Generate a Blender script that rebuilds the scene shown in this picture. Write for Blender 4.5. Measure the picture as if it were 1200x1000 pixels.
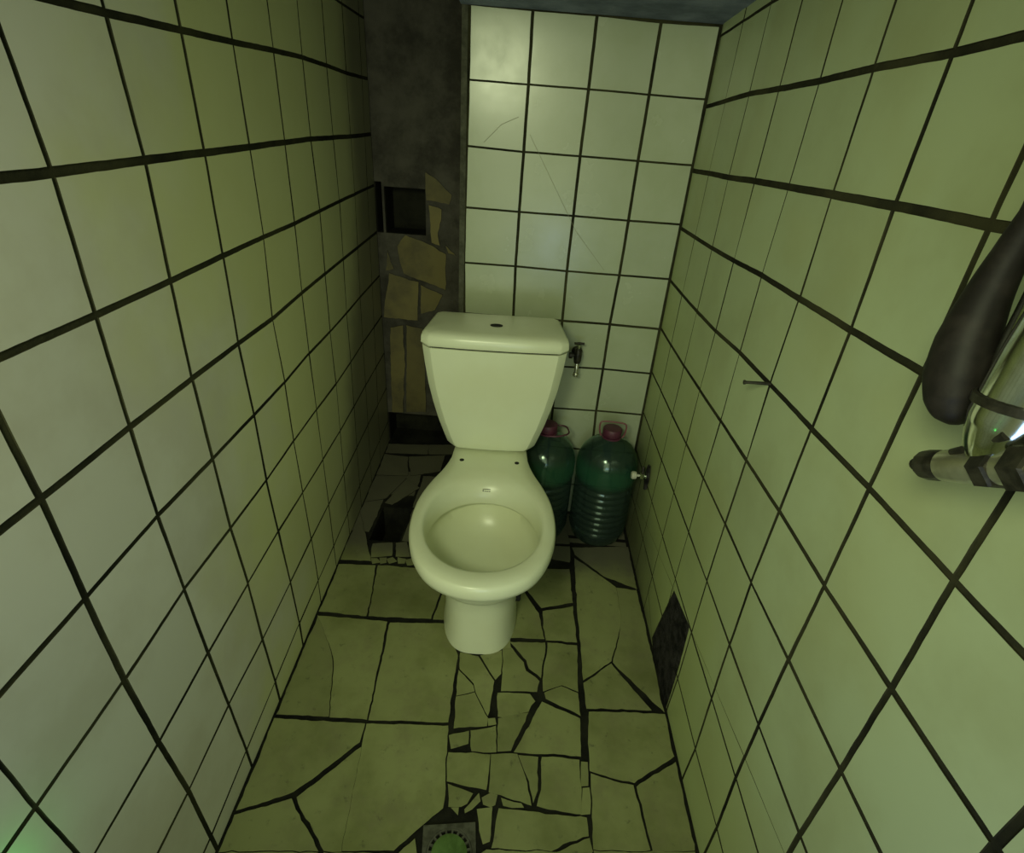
import bpy, bmesh, math, random
from mathutils import Vector, Matrix, noise

random.seed(7)
for o in list(bpy.data.objects):
    bpy.data.objects.remove(o, do_unlink=True)
SC = bpy.context.scene
COL = SC.collection

CAM_LOC=[-0.39153, -1.591113, 1.235159]
CAM_R=[0.996557, 0.05789, 0.059357]
CAM_U=[-0.080063, 0.485815, 0.870387]
CAM_F=[-0.02155, 0.872142, -0.488777]
LEFT_GRID={(-8,-7):(-2.6506,2.4219),(-7,-7):(-2.4707,2.4216),(-6,-7):(-2.2908,2.4214),(-5,-7):(-2.1109,2.4212),(-4,-7):(-1.9310,2.4209),(-3,-7):(-1.7511,2.4207),(-2,-7):(-1.5713,2.4205),(-1,-7):(-1.3914,2.4202),(0,-7):(-1.2115,2.4200),(1,-7):(-1.0316,2.4198),(2,-7):(-0.8517,2.4196),(3,-7):(-0.6718,2.4193),(4,-7):(-0.4919,2.4191),(5,-7):(-0.3120,2.4189),(6,-7):(-0.1321,2.4186),(7,-7):(0.0478,2.4184),(8,-7):(0.2277,2.4182),(9,-7):(0.4076,2.4179),(10,-7):(0.5875,2.4177),(11,-7):(0.7674,2.4175),(12,-7):(0.9473,2.4173),(13,-7):(1.1272,2.4170),(14,-7):(1.3071,2.4168),(-8,-6):(-2.6301,2.2632),(-7,-6):(-2.4521,2.2632),(-6,-6):(-2.2741,2.2632),(-5,-6):(-2.0961,2.2632),(-4,-6):(-1.9181,2.2632),(-3,-6):(-1.7401,2.2632),(-2,-6):(-1.5621,2.2633),(-1,-6):(-1.3841,2.2633),(0,-6):(-1.2061,2.2633),(1,-6):(-1.0281,2.2633),(2,-6):(-0.8501,2.2633),(3,-6):(-0.6721,2.2633),(4,-6):(-0.4940,2.2633),(5,-6):(-0.3160,2.2633),(6,-6):(-0.1380,2.2633),(7,-6):(0.0400,2.2633),(8,-6):(0.2180,2.2634),(9,-6):(0.3960,2.2634),(10,-6):(0.5740,2.2634),(11,-6):(0.7520,2.2634),(12,-6):(0.9300,2.2634),(13,-6):(1.1080,2.2634),(14,-6):(1.2860,2.2634),(-8,-5):(-2.6096,2.1045),(-7,-5):(-2.4335,2.1048),(-6,-5):(-2.2574,2.1050),(-5,-5):(-2.0812,2.1053),(-4,-5):(-1.9051,2.1055),(-3,-5):(-1.7290,2.1058),(-2,-5):(-1.5529,2.1060),(-1,-5):(-1.3768,2.1063),(0,-5):(-1.2007,2.1065),(1,-5):(-1.0246,2.1068),(2,-5):(-0.8484,2.1070),(3,-5):(-0.6723,2.1073),(4,-5):(-0.4962,2.1075),(5,-5):(-0.3201,2.1078),(6,-5):(-0.1440,2.1080),(7,-5):(0.0321,2.1083),(8,-5):(0.2082,2.1085),(9,-5):(0.3844,2.1088),(10,-5):(0.5605,2.1090),(11,-5):(0.7366,2.1093),(12,-5):(0.9127,2.1095),(13,-5):(1.0888,2.1098),(14,-5):(1.2649,2.1100),(-8,-4):(-2.5891,1.9459),(-7,-4):(-2.4149,1.9463),(-6,-4):(-2.2406,1.9468),(-5,-4):(-2.0664,1.9473),(-4,-4):(-1.8922,1.9478),(-3,-4):(-1.7180,1.9483),(-2,-4):(-1.5437,1.9488),(-1,-4):(-1.3695,1.9493),(0,-4):(-1.1953,1.9498),(1,-4):(-1.0211,1.9503),(2,-4):(-0.8468,1.9508),(3,-4):(-0.6726,1.9513),(4,-4):(-0.4984,1.9518),(5,-4):(-0.3242,1.9522),(6,-4):(-0.1499,1.9527),(7,-4):(0.0243,1.9532),(8,-4):(0.1985,1.9537),(9,-4):(0.3727,1.9542),(10,-4):(0.5470,1.9547),(11,-4):(0.7212,1.9552),(12,-4):(0.8954,1.9557),(13,-4):(1.0696,1.9562),(14,-4):(1.2439,1.9567),(-8,-3):(-2.5686,1.7872),(-7,-3):(-2.3962,1.7879),(-6,-3):(-2.2239,1.7887),(-5,-3):(-2.0516,1.7894),(-4,-3):(-1.8792,1.7901),(-3,-3):(-1.7069,1.7909),(-2,-3):(-1.5346,1.7916),(-1,-3):(-1.3622,1.7923),(0,-3):(-1.1899,1.7930),(1,-3):(-1.0175,1.7938),(2,-3):(-0.8452,1.7945),(3,-3):(-0.6729,1.7952),(4,-3):(-0.5005,1.7960),(5,-3):(-0.3282,1.7967),(6,-3):(-0.1559,1.7974),(7,-3):(0.0165,1.7982),(8,-3):(0.1888,1.7989),(9,-3):(0.3611,1.7996),(10,-3):(0.5335,1.8004),(11,-3):(0.7058,1.8011),(12,-3):(0.8781,1.8018),(13,-3):(1.0505,1.8026),(14,-3):(1.2228,1.8033),(-8,-2):(-2.5480,1.6285),(-7,-2):(-2.3776,1.6295),(-6,-2):(-2.2072,1.6305),(-5,-2):(-2.0367,1.6314),(-4,-2):(-1.8663,1.6324),(-3,-2):(-1.6958,1.6334),(-2,-2):(-1.5254,1.6344),(-1,-2):(-1.3549,1.6353),(0,-2):(-1.1845,1.6363),(1,-2):(-1.0139,1.6372),(2,-2):(-0.8432,1.6381),(3,-2):(-0.6730,1.6392),(4,-2):(-0.5029,1.6403),(5,-2):(-0.3323,1.6415),(6,-2):(-0.1621,1.6426),(7,-2):(0.0085,1.6432),(8,-2):(0.1791,1.6441),(9,-2):(0.3495,1.6451),(10,-2):(0.5200,1.6460),(11,-2):(0.6904,1.6470),(12,-2):(0.8609,1.6480),(13,-2):(1.0313,1.6490),(14,-2):(1.2017,1.6499),(-8,-1):(-2.5275,1.4699),(-7,-1):(-2.3590,1.4711),(-6,-1):(-2.1904,1.4723),(-5,-1):(-2.0219,1.4735),(-4,-1):(-1.8533,1.4747),(-3,-1):(-1.6848,1.4759),(-2,-1):(-1.5162,1.4771),(-1,-1):(-1.3476,1.4784),(0,-1):(-1.1788,1.4794),(1,-1):(-1.0071,1.4793),(2,-1):(-0.8368,1.4797),(3,-1):(-0.6718,1.4823),(4,-1):(-0.5070,1.4857),(5,-1):(-0.3368,1.4897),(6,-1):(-0.1709,1.4924),(7,-1):(-0.0014,1.4911),(8,-1):(0.1693,1.4894),(9,-1):(0.3379,1.4905),(10,-1):(0.5065,1.4917),(11,-1):(0.6750,1.4929),(12,-1):(0.8436,1.4941),(13,-1):(1.0121,1.4953),(14,-1):(1.1807,1.4966),(-8,0):(-2.5070,1.3112),(-7,0):(-2.3404,1.3126),(-6,0):(-2.1737,1.3141),(-5,0):(-2.0070,1.3156),(-4,0):(-1.8404,1.3170),(-3,0):(-1.6737,1.3185),(-2,0):(-1.5070,1.3199),(-1,0):(-1.3402,1.3213),(0,0):(-1.1680,1.3207),(1,0):(-0.9972,1.3206),(2,0):(-0.8322,1.3222),(3,0):(-0.6711,1.3260),(4,0):(-0.5121,1.3299),(5,0):(-0.3387,1.3356),(6,0):(-0.1794,1.3395),(7,0):(-0.0106,1.3380),(8,0):(0.1595,1.3348),(9,0):(0.3263,1.3359),(10,0):(0.4930,1.3374),(11,0):(0.6596,1.3388),(12,0):(0.8263,1.3403),(13,0):(0.9929,1.3417),(14,0):(1.1596,1.3432),(-8,1):(-2.4865,1.1525),(-7,1):(-2.3217,1.1542),(-6,1):(-2.1570,1.1559),(-5,1):(-1.9922,1.1576),(-4,1):(-1.8274,1.1593),(-3,1):(-1.6626,1.1610),(-2,1):(-1.4978,1.1627),(-1,1):(-1.3323,1.1641),(0,1):(-1.1587,1.1623),(1,1):(-0.9888,1.1623),(2,1):(-0.8264,1.1660),(3,1):(-0.6712,1.1690),(4,1):(-0.5107,1.1720),(5,1):(-0.3425,1.1759),(6,1):(-0.1821,1.1788),(7,1):(-0.0097,1.1791),(8,1):(0.1558,1.1795),(9,1):(0.3149,1.1813),(10,1):(0.4794,1.1830),(11,1):(0.6442,1.1847),(12,1):(0.8090,1.1864),(13,1):(0.9738,1.1881),(14,1):(1.1385,1.1898),(-8,2):(-2.4660,0.9939),(-7,2):(-2.3031,0.9958),(-6,2):(-2.1402,0.9977),(-5,2):(-1.9773,0.9997),(-4,2):(-1.8144,1.0016),(-3,2):(-1.6516,1.0035),(-2,2):(-1.4886,1.0055),(-1,2):(-1.3230,1.0068),(0,2):(-1.1570,1.0070),(1,2):(-0.9934,1.0072),(2,2):(-0.8359,1.0084),(3,2):(-0.6786,1.0120),(4,2):(-0.5127,1.0139),(5,2):(-0.3478,1.0145),(6,2):(-0.1741,1.0183),(7,2):(-0.0057,1.0220),(8,2):(0.1517,1.0242),(9,2):(0.3038,1.0267),(10,2):(0.4659,1.0287),(11,2):(0.6288,1.0306),(12,2):(0.7917,1.0326),(13,2):(0.9546,1.0345),(14,2):(1.1175,1.0364),(-8,3):(-2.4455,0.8352),(-7,3):(-2.2845,0.8374),(-6,3):(-2.1235,0.8395),(-5,3):(-1.9625,0.8417),(-4,3):(-1.8015,0.8439),(-3,3):(-1.6405,0.8461),(-2,3):(-1.4792,0.8483),(-1,3):(-1.3145,0.8506),(0,3):(-1.1508,0.8514),(1,3):(-0.9979,0.8551),(2,3):(-0.8433,0.8561),(3,3):(-0.6853,0.8561),(4,3):(-0.5317,0.8530),(5,3):(-0.3583,0.8602),(6,3):(-0.1854,0.8639),(7,3):(-0.0189,0.8669),(8,3):(0.1368,0.8697),(9,3):(0.2917,0.8722),(10,3):(0.4524,0.8744),(11,3):(0.6134,0.8765),(12,3):(0.7744,0.8787),(13,3):(0.9354,0.8809),(14,3):(1.0964,0.8831),(-8,4):(-2.4250,0.6765),(-7,4):(-2.2659,0.6789),(-6,4):(-2.1067,0.6814),(-5,4):(-1.9476,0.6838),(-4,4):(-1.7885,0.6862),(-3,4):(-1.6294,0.6886),(-2,4):(-1.4703,0.6913),(-1,4):(-1.3109,0.6968),(0,4):(-1.1523,0.7017),(1,4):(-1.0011,0.7080),(2,4):(-0.8427,0.7049),(3,4):(-0.6798,0.7038),(4,4):(-0.5224,0.7033),(5,4):(-0.3637,0.7095),(6,4):(-0.1971,0.7081),(7,4):(-0.0349,0.7101),(8,4):(0.1211,0.7151),(9,4):(0.2798,0.7176),(10,4):(0.4389,0.7200),(11,4):(0.5980,0.7224),(12,4):(0.7571,0.7249),(13,4):(0.9162,0.7273),(14,4):(1.0753,0.7297),(-8,5):(-2.4044,0.5179),(-7,5):(-2.2472,0.5205),(-6,5):(-2.0900,0.5232),(-5,5):(-1.9328,0.5258),(-4,5):(-1.7756,0.5285),(-3,5):(-1.6184,0.5312),(-2,5):(-1.4613,0.5341),(-1,5):(-1.3062,0.5394),(0,5):(-1.1508,0.5433),(1,5):(-0.9967,0.5546),(2,5):(-0.8421,0.5510),(3,5):(-0.6834,0.5478),(4,5):(-0.5264,0.5517),(5,5):(-0.3639,0.5510),(6,5):(-0.1948,0.5475),(7,5):(-0.0402,0.5525),(8,5):(0.1114,0.5600),(9,5):(0.2682,0.5630),(10,5):(0.4254,0.5657),(11,5):(0.5826,0.5684),(12,5):(0.7399,0.5710),(13,5):(0.8971,0.5737),(14,5):(1.0543,0.5763),(-8,6):(-2.3839,0.3592),(-7,6):(-2.2286,0.3621),(-6,6):(-2.0733,0.3650),(-5,6):(-1.9180,0.3679),(-4,6):(-1.7626,0.3708),(-3,6):(-1.6073,0.3737),(-2,6):(-1.4520,0.3766),(-1,6):(-1.2971,0.3795),(0,6):(-1.1429,0.3832),(1,6):(-0.9905,0.3926),(2,6):(-0.8315,0.3987),(3,6):(-0.6761,0.4017),(4,6):(-0.5231,0.3978),(5,6):(-0.3663,0.3956),(6,6):(-0.2048,0.3951),(7,6):(-0.0508,0.3998),(8,6):(0.1014,0.4055),(9,6):(0.2566,0.4085),(10,6):(0.4119,0.4114),(11,6):(0.5672,0.4143),(12,6):(0.7226,0.4172),(13,6):(0.8779,0.4201),(14,6):(1.0332,0.4230),(-8,7):(-2.3634,0.2005),(-7,7):(-2.2100,0.2037),(-6,7):(-2.0565,0.2068),(-5,7):(-1.9031,0.2100),(-4,7):(-1.7497,0.2131),(-3,7):(-1.5962,0.2162),(-2,7):(-1.4425,0.2189),(-1,7):(-1.2856,0.2171),(0,7):(-1.1298,0.2194),(1,7):(-0.9818,0.2310),(2,7):(-0.8292,0.2283),(3,7):(-0.6668,0.2337),(4,7):(-0.5160,0.2395),(5,7):(-0.3684,0.2413),(6,7):(-0.2150,0.2441),(7,7):(-0.0618,0.2475),(8,7):(0.0915,0.2507),(9,7):(0.2450,0.2539),(10,7):(0.3984,0.2570),(11,7):(0.5518,0.2602),(12,7):(0.7053,0.2633),(13,7):(0.8587,0.2664),(14,7):(1.0122,0.2696),(-8,8):(-2.3429,0.0419),(-7,8):(-2.1914,0.0452),(-6,8):(-2.0398,0.0486),(-5,8):(-1.8883,0.0520),(-4,8):(-1.7367,0.0554),(-3,8):(-1.5852,0.0588),(-2,8):(-1.4333,0.0613),(-1,8):(-1.2780,0.0547),(0,8):(-1.1251,0.0522),(1,8):(-0.9742,0.0644),(2,8):(-0.8212,0.0731),(3,8):(-0.6619,0.0833),(4,8):(-0.5147,0.0848),(5,8):(-0.3721,0.0860),(6,8):(-0.2213,0.0892),(7,8):(-0.0697,0.0926),(8,8):(0.0818,0.0959),(9,8):(0.2334,0.0993),(10,8):(0.3849,0.1027),(11,8):(0.5365,0.1061),(12,8):(0.6880,0.1094),(13,8):(0.8395,0.1128),(14,8):(0.9911,0.1162),(-8,9):(-2.3224,-0.1168),(-7,9):(-2.1727,-0.1132),(-6,9):(-2.0231,-0.1096),(-5,9):(-1.8734,-0.1059),(-4,9):(-1.7238,-0.1023),(-3,9):(-1.5741,-0.0987),(-2,9):(-1.4244,-0.0953),(-1,9):(-1.2728,-0.0978),(0,9):(-1.1213,-0.0989),(1,9):(-0.9715,-0.0908),(2,9):(-0.8201,-0.0824),(3,9):(-0.6670,-0.0748),(4,9):(-0.5212,-0.0717),(5,9):(-0.3767,-0.0697),(6,9):(-0.2272,-0.0661),(7,9):(-0.0776,-0.0625),(8,9):(0.0721,-0.0589),(9,9):(0.2217,-0.0553),(10,9):(0.3714,-0.0516),(11,9):(0.5211,-0.0480),(12,9):(0.6707,-0.0444),(13,9):(0.8204,-0.0408),(14,9):(0.9700,-0.0372),(-8,10):(-2.3019,-0.2755),(-7,10):(-2.1541,-0.2716),(-6,10):(-2.0063,-0.2677),(-5,10):(-1.8586,-0.2639),(-4,10):(-1.7108,-0.2600),(-3,10):(-1.5630,-0.2562),(-2,10):(-1.4153,-0.2523),(-1,10):(-1.2674,-0.2487),(0,10):(-1.1195,-0.2454),(1,10):(-0.9716,-0.2413),(2,10):(-0.8237,-0.2370),(3,10):(-0.6757,-0.2328),(4,10):(-0.5285,-0.2291),(5,10):(-0.3809,-0.2253),(6,10):(-0.2332,-0.2214),(7,10):(-0.0854,-0.2176),(8,10):(0.0624,-0.2137),(9,10):(0.2101,-0.2098),(10,10):(0.3579,-0.2060),(11,10):(0.5057,-0.2021),(12,10):(0.6534,-0.1983),(13,10):(0.8012,-0.1944),(14,10):(0.9490,-0.1905),(-8,11):(-2.2814,-0.4341),(-7,11):(-2.1355,-0.4300),(-6,11):(-1.9896,-0.4259),(-5,11):(-1.8437,-0.4218),(-4,11):(-1.6979,-0.4177),(-3,11):(-1.5520,-0.4136),(-2,11):(-1.4061,-0.4095),(-1,11):(-1.2602,-0.4054),(0,11):(-1.1144,-0.4013),(1,11):(-0.9685,-0.3972),(2,11):(-0.8226,-0.3931),(3,11):(-0.6767,-0.3890),(4,11):(-0.5309,-0.3849),(5,11):(-0.3850,-0.3808),(6,11):(-0.2391,-0.3767),(7,11):(-0.0932,-0.3726),(8,11):(0.0526,-0.3685),(9,11):(0.1985,-0.3644),(10,11):(0.3444,-0.3603),(11,11):(0.4903,-0.3562),(12,11):(0.6361,-0.3521),(13,11):(0.7820,-0.3480),(14,11):(0.9279,-0.3439),(-8,12):(-2.2608,-0.5928),(-7,12):(-2.1169,-0.5885),(-6,12):(-1.9729,-0.5841),(-5,12):(-1.8289,-0.5798),(-4,12):(-1.6849,-0.5754),(-3,12):(-1.5409,-0.5711),(-2,12):(-1.3969,-0.5667),(-1,12):(-1.2529,-0.5624),(0,12):(-1.1090,-0.5581),(1,12):(-0.9650,-0.5537),(2,12):(-0.8210,-0.5494),(3,12):(-0.6770,-0.5450),(4,12):(-0.5330,-0.5407),(5,12):(-0.3890,-0.5364),(6,12):(-0.2451,-0.5320),(7,12):(-0.1011,-0.5277),(8,12):(0.0429,-0.5233),(9,12):(0.1869,-0.5190),(10,12):(0.3309,-0.5146),(11,12):(0.4749,-0.5103),(12,12):(0.6189,-0.5060),(13,12):(0.7628,-0.5016),(14,12):(0.9068,-0.4973)}
RIGHT_GRID={(-8,-6):(-2.0171,2.4774),(-7,-6):(-1.8753,2.4660),(-6,-6):(-1.7336,2.4546),(-5,-6):(-1.5918,2.4432),(-4,-6):(-1.4501,2.4318),(-3,-6):(-1.3083,2.4203),(-2,-6):(-1.1666,2.4089),(-1,-6):(-1.0248,2.3975),(0,-6):(-0.8831,2.3861),(1,-6):(-0.7413,2.3746),(2,-6):(-0.5996,2.3632),(3,-6):(-0.4579,2.3518),(4,-6):(-0.3161,2.3404),(5,-6):(-0.1744,2.3289),(6,-6):(-0.0326,2.3175),(7,-6):(0.1091,2.3061),(-8,-5):(-2.0257,2.3190),(-7,-5):(-1.8830,2.3086),(-6,-5):(-1.7404,2.2982),(-5,-5):(-1.5977,2.2877),(-4,-5):(-1.4551,2.2773),(-3,-5):(-1.3124,2.2668),(-2,-5):(-1.1698,2.2564),(-1,-5):(-1.0271,2.2459),(0,-5):(-0.8845,2.2355),(1,-5):(-0.7418,2.2250),(2,-5):(-0.5992,2.2146),(3,-5):(-0.4565,2.2041),(4,-5):(-0.3139,2.1937),(5,-5):(-0.1713,2.1832),(6,-5):(-0.0286,2.1728),(7,-5):(0.1140,2.1623),(-8,-4):(-2.0342,2.1606),(-7,-4):(-1.8907,2.1512),(-6,-4):(-1.7471,2.1417),(-5,-4):(-1.6036,2.1322),(-4,-4):(-1.4601,2.1228),(-3,-4):(-1.3165,2.1133),(-2,-4):(-1.1730,2.1038),(-1,-4):(-1.0294,2.0943),(0,-4):(-0.8859,2.0849),(1,-4):(-0.7423,2.0754),(2,-4):(-0.5988,2.0659),(3,-4):(-0.4552,2.0565),(4,-4):(-0.3117,2.0470),(5,-4):(-0.1681,2.0375),(6,-4):(-0.0246,2.0280),(7,-4):(0.1189,2.0186),(-8,-3):(-2.0428,2.0022),(-7,-3):(-1.8984,1.9937),(-6,-3):(-1.7539,1.9852),(-5,-3):(-1.6095,1.9768),(-4,-3):(-1.4650,1.9683),(-3,-3):(-1.3206,1.9598),(-2,-3):(-1.1761,1.9513),(-1,-3):(-1.0317,1.9428),(0,-3):(-0.8873,1.9343),(1,-3):(-0.7428,1.9258),(2,-3):(-0.5984,1.9173),(3,-3):(-0.4539,1.9088),(4,-3):(-0.3095,1.9003),(5,-3):(-0.1650,1.8918),(6,-3):(-0.0206,1.8833),(7,-3):(0.1238,1.8748),(-8,-2):(-2.0514,1.8438),(-7,-2):(-1.9060,1.8363),(-6,-2):(-1.7607,1.8288),(-5,-2):(-1.6154,1.8213),(-4,-2):(-1.4700,1.8138),(-3,-2):(-1.3247,1.8062),(-2,-2):(-1.1793,1.7987),(-1,-2):(-1.0340,1.7912),(0,-2):(-0.8887,1.7837),(1,-2):(-0.7433,1.7762),(2,-2):(-0.5980,1.7686),(3,-2):(-0.4526,1.7611),(4,-2):(-0.3073,1.7536),(5,-2):(-0.1619,1.7461),(6,-2):(-0.0166,1.7386),(7,-2):(0.1287,1.7311),(-8,-1):(-2.0600,1.6854),(-7,-1):(-1.9137,1.6789),(-6,-1):(-1.7675,1.6723),(-5,-1):(-1.6212,1.6658),(-4,-1):(-1.4750,1.6593),(-3,-1):(-1.3288,1.6527),(-2,-1):(-1.1825,1.6462),(-1,-1):(-1.0363,1.6396),(0,-1):(-0.8902,1.6329),(1,-1):(-0.7441,1.6264),(2,-1):(-0.5979,1.6199),(3,-1):(-0.4514,1.6135),(4,-1):(-0.3051,1.6072),(5,-1):(-0.1588,1.6004),(6,-1):(-0.0126,1.5938),(7,-1):(0.1336,1.5873),(-8,0):(-2.0685,1.5270),(-7,0):(-1.9214,1.5215),(-6,0):(-1.7743,1.5159),(-5,0):(-1.6271,1.5103),(-4,0):(-1.4800,1.5048),(-3,0):(-1.3328,1.4992),(-2,0):(-1.1858,1.4935),(-1,0):(-1.0397,1.4863),(0,0):(-0.8937,1.4796),(1,0):(-0.7472,1.4754),(2,0):(-0.6016,1.4702),(3,0):(-0.4517,1.4667),(4,0):(-0.3024,1.4637),(5,0):(-0.1555,1.4566),(6,0):(-0.0086,1.4492),(7,0):(0.1385,1.4435),(-8,1):(-2.0771,1.3686),(-7,1):(-1.9291,1.3640),(-6,1):(-1.7810,1.3594),(-5,1):(-1.6330,1.3549),(-4,1):(-1.4850,1.3503),(-3,1):(-1.3369,1.3456),(-2,1):(-1.1893,1.3396),(-1,1):(-1.0423,1.3333),(0,1):(-0.8958,1.3274),(1,1):(-0.7480,1.3259),(2,1):(-0.6035,1.3211),(3,1):(-0.4507,1.3191),(4,1):(-0.2999,1.3186),(5,1):(-0.1514,1.3117),(6,1):(-0.0045,1.3046),(7,1):(0.1434,1.2998),(-8,2):(-2.0857,1.2102),(-7,2):(-1.9368,1.2066),(-6,2):(-1.7878,1.2030),(-5,2):(-1.6389,1.1994),(-4,2):(-1.4900,1.1958),(-3,2):(-1.3410,1.1920),(-2,2):(-1.1928,1.1867),(-1,2):(-1.0440,1.1814),(0,2):(-0.8945,1.1800),(1,2):(-0.7463,1.1770),(2,2):(-0.5998,1.1740),(3,2):(-0.4473,1.1704),(4,2):(-0.2933,1.1653),(5,2):(-0.1464,1.1631),(6,2):(-0.0004,1.1596),(7,2):(0.1483,1.1560),(-8,3):(-2.0943,1.0518),(-7,3):(-1.9444,1.0492),(-6,3):(-1.7946,1.0465),(-5,3):(-1.6448,1.0439),(-4,3):(-1.4948,1.0413),(-3,3):(-1.3439,1.0393),(-2,3):(-1.1948,1.0371),(-1,3):(-1.0470,1.0348),(0,3):(-0.9011,1.0311),(1,3):(-0.7494,1.0291),(2,3):(-0.5953,1.0277),(3,3):(-0.4450,1.0218),(4,3):(-0.2934,1.0172),(5,3):(-0.1445,1.0156),(6,3):(0.0035,1.0148),(7,3):(0.1532,1.0123),(-8,4):(-2.1029,0.8934),(-7,4):(-1.9521,0.8918),(-6,4):(-1.8014,0.8901),(-5,4):(-1.6506,0.8885),(-4,4):(-1.4977,0.8883),(-3,4):(-1.3457,0.8872),(-2,4):(-1.1953,0.8850),(-1,4):(-1.0480,0.8863),(0,4):(-0.8988,0.8829),(1,4):(-0.7438,0.8817),(2,4):(-0.5941,0.8796),(3,4):(-0.4429,0.8706),(4,4):(-0.2920,0.8682),(5,4):(-0.1419,0.8682),(6,4):(0.0075,0.8699),(7,4):(0.1581,0.8685),(-8,5):(-2.1114,0.7350),(-7,5):(-1.9598,0.7343),(-6,5):(-1.8082,0.7336),(-5,5):(-1.6563,0.7331),(-4,5):(-1.5009,0.7351),(-3,5):(-1.3474,0.7357),(-2,5):(-1.2007,0.7311),(-1,5):(-1.0497,0.7286),(0,5):(-0.8971,0.7333),(1,5):(-0.7475,0.7311),(2,5):(-0.5955,0.7299),(3,5):(-0.4385,0.7261),(4,5):(-0.2890,0.7239),(5,5):(-0.1393,0.7242),(6,5):(0.0114,0.7253),(7,5):(0.1630,0.7247),(-8,6):(-2.1200,0.5766),(-7,6):(-1.9675,0.5769),(-6,6):(-1.8149,0.5772),(-5,6):(-1.6623,0.5775),(-4,6):(-1.5077,0.5792),(-3,6):(-1.3542,0.5783),(-2,6):(-1.2028,0.5761),(-1,6):(-1.0483,0.5777),(0,6):(-0.8947,0.5766),(1,6):(-0.7459,0.5826),(2,6):(-0.5897,0.5828),(3,6):(-0.4387,0.5807),(4,6):(-0.2876,0.5795),(5,6):(-0.1370,0.5803),(6,6):(0.0154,0.5807),(7,6):(0.1679,0.5810),(-8,7):(-2.1286,0.4182),(-7,7):(-1.9752,0.4195),(-6,7):(-1.8217,0.4207),(-5,7):(-1.6683,0.4220),(-4,7):(-1.5146,0.4231),(-3,7):(-1.3583,0.4216),(-2,7):(-1.2032,0.4212),(-1,7):(-1.0504,0.4209),(0,7):(-0.9008,0.4252),(1,7):(-0.7470,0.4300),(2,7):(-0.5938,0.4321),(3,7):(-0.4398,0.4333),(4,7):(-0.2873,0.4335),(5,7):(-0.1340,0.4347),(6,7):(0.0194,0.4359),(7,7):(0.1728,0.4372),(-8,8):(-2.1372,0.2598),(-7,8):(-1.9828,0.2620),(-6,8):(-1.8285,0.2643),(-5,8):(-1.6742,0.2665),(-4,8):(-1.5198,0.2687),(-3,8):(-1.3638,0.2694),(-2,8):(-1.2090,0.2718),(-1,8):(-1.0548,0.2758),(0,8):(-0.9086,0.2777),(1,8):(-0.7526,0.2794),(2,8):(-0.5938,0.2830),(3,8):(-0.4394,0.2849),(4,8):(-0.2852,0.2867),(5,8):(-0.1309,0.2890),(6,8):(0.0234,0.2912),(7,8):(0.1777,0.2935),(-8,9):(-2.1457,0.1014),(-7,9):(-1.9905,0.1046),(-6,9):(-1.8353,0.1078),(-5,9):(-1.6801,0.1111),(-4,9):(-1.5248,0.1143),(-3,9):(-1.3698,0.1177),(-2,9):(-1.2177,0.1239),(-1,9):(-1.0659,0.1293),(0,9):(-0.9189,0.1236),(1,9):(-0.7584,0.1282),(2,9):(-0.5942,0.1335),(3,9):(-0.4383,0.1368),(4,9):(-0.2830,0.1400),(5,9):(-0.1278,0.1433),(6,9):(0.0274,0.1465),(7,9):(0.1826,0.1497),(-8,10):(-2.1543,-0.0570),(-7,10):(-1.9982,-0.0528),(-6,10):(-1.8421,-0.0486),(-5,10):(-1.6859,-0.0444),(-4,10):(-1.5298,-0.0402),(-3,10):(-1.3738,-0.0360),(-2,10):(-1.2201,-0.0298),(-1,10):(-1.0677,-0.0250),(0,10):(-0.9152,-0.0247),(1,10):(-0.7549,-0.0206),(2,10):(-0.5933,-0.0151),(3,10):(-0.4370,-0.0109),(4,10):(-0.2808,-0.0067),(5,10):(-0.1247,-0.0025),(6,10):(0.0314,0.0017),(7,10):(0.1875,0.0059),(-8,11):(-2.1629,-0.2154),(-7,11):(-2.0059,-0.2102),(-6,11):(-1.8489,-0.2051),(-5,11):(-1.6918,-0.1999),(-4,11):(-1.5348,-0.1947),(-3,11):(-1.3778,-0.1895),(-2,11):(-1.2209,-0.1843),(-1,11):(-1.0642,-0.1790),(0,11):(-0.9075,-0.1741),(1,11):(-0.7499,-0.1689),(2,11):(-0.5927,-0.1637),(3,11):(-0.4356,-0.1585),(4,11):(-0.2786,-0.1533),(5,11):(-0.1216,-0.1482),(6,11):(0.0354,-0.1430),(7,11):(0.1924,-0.1378)}
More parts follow.
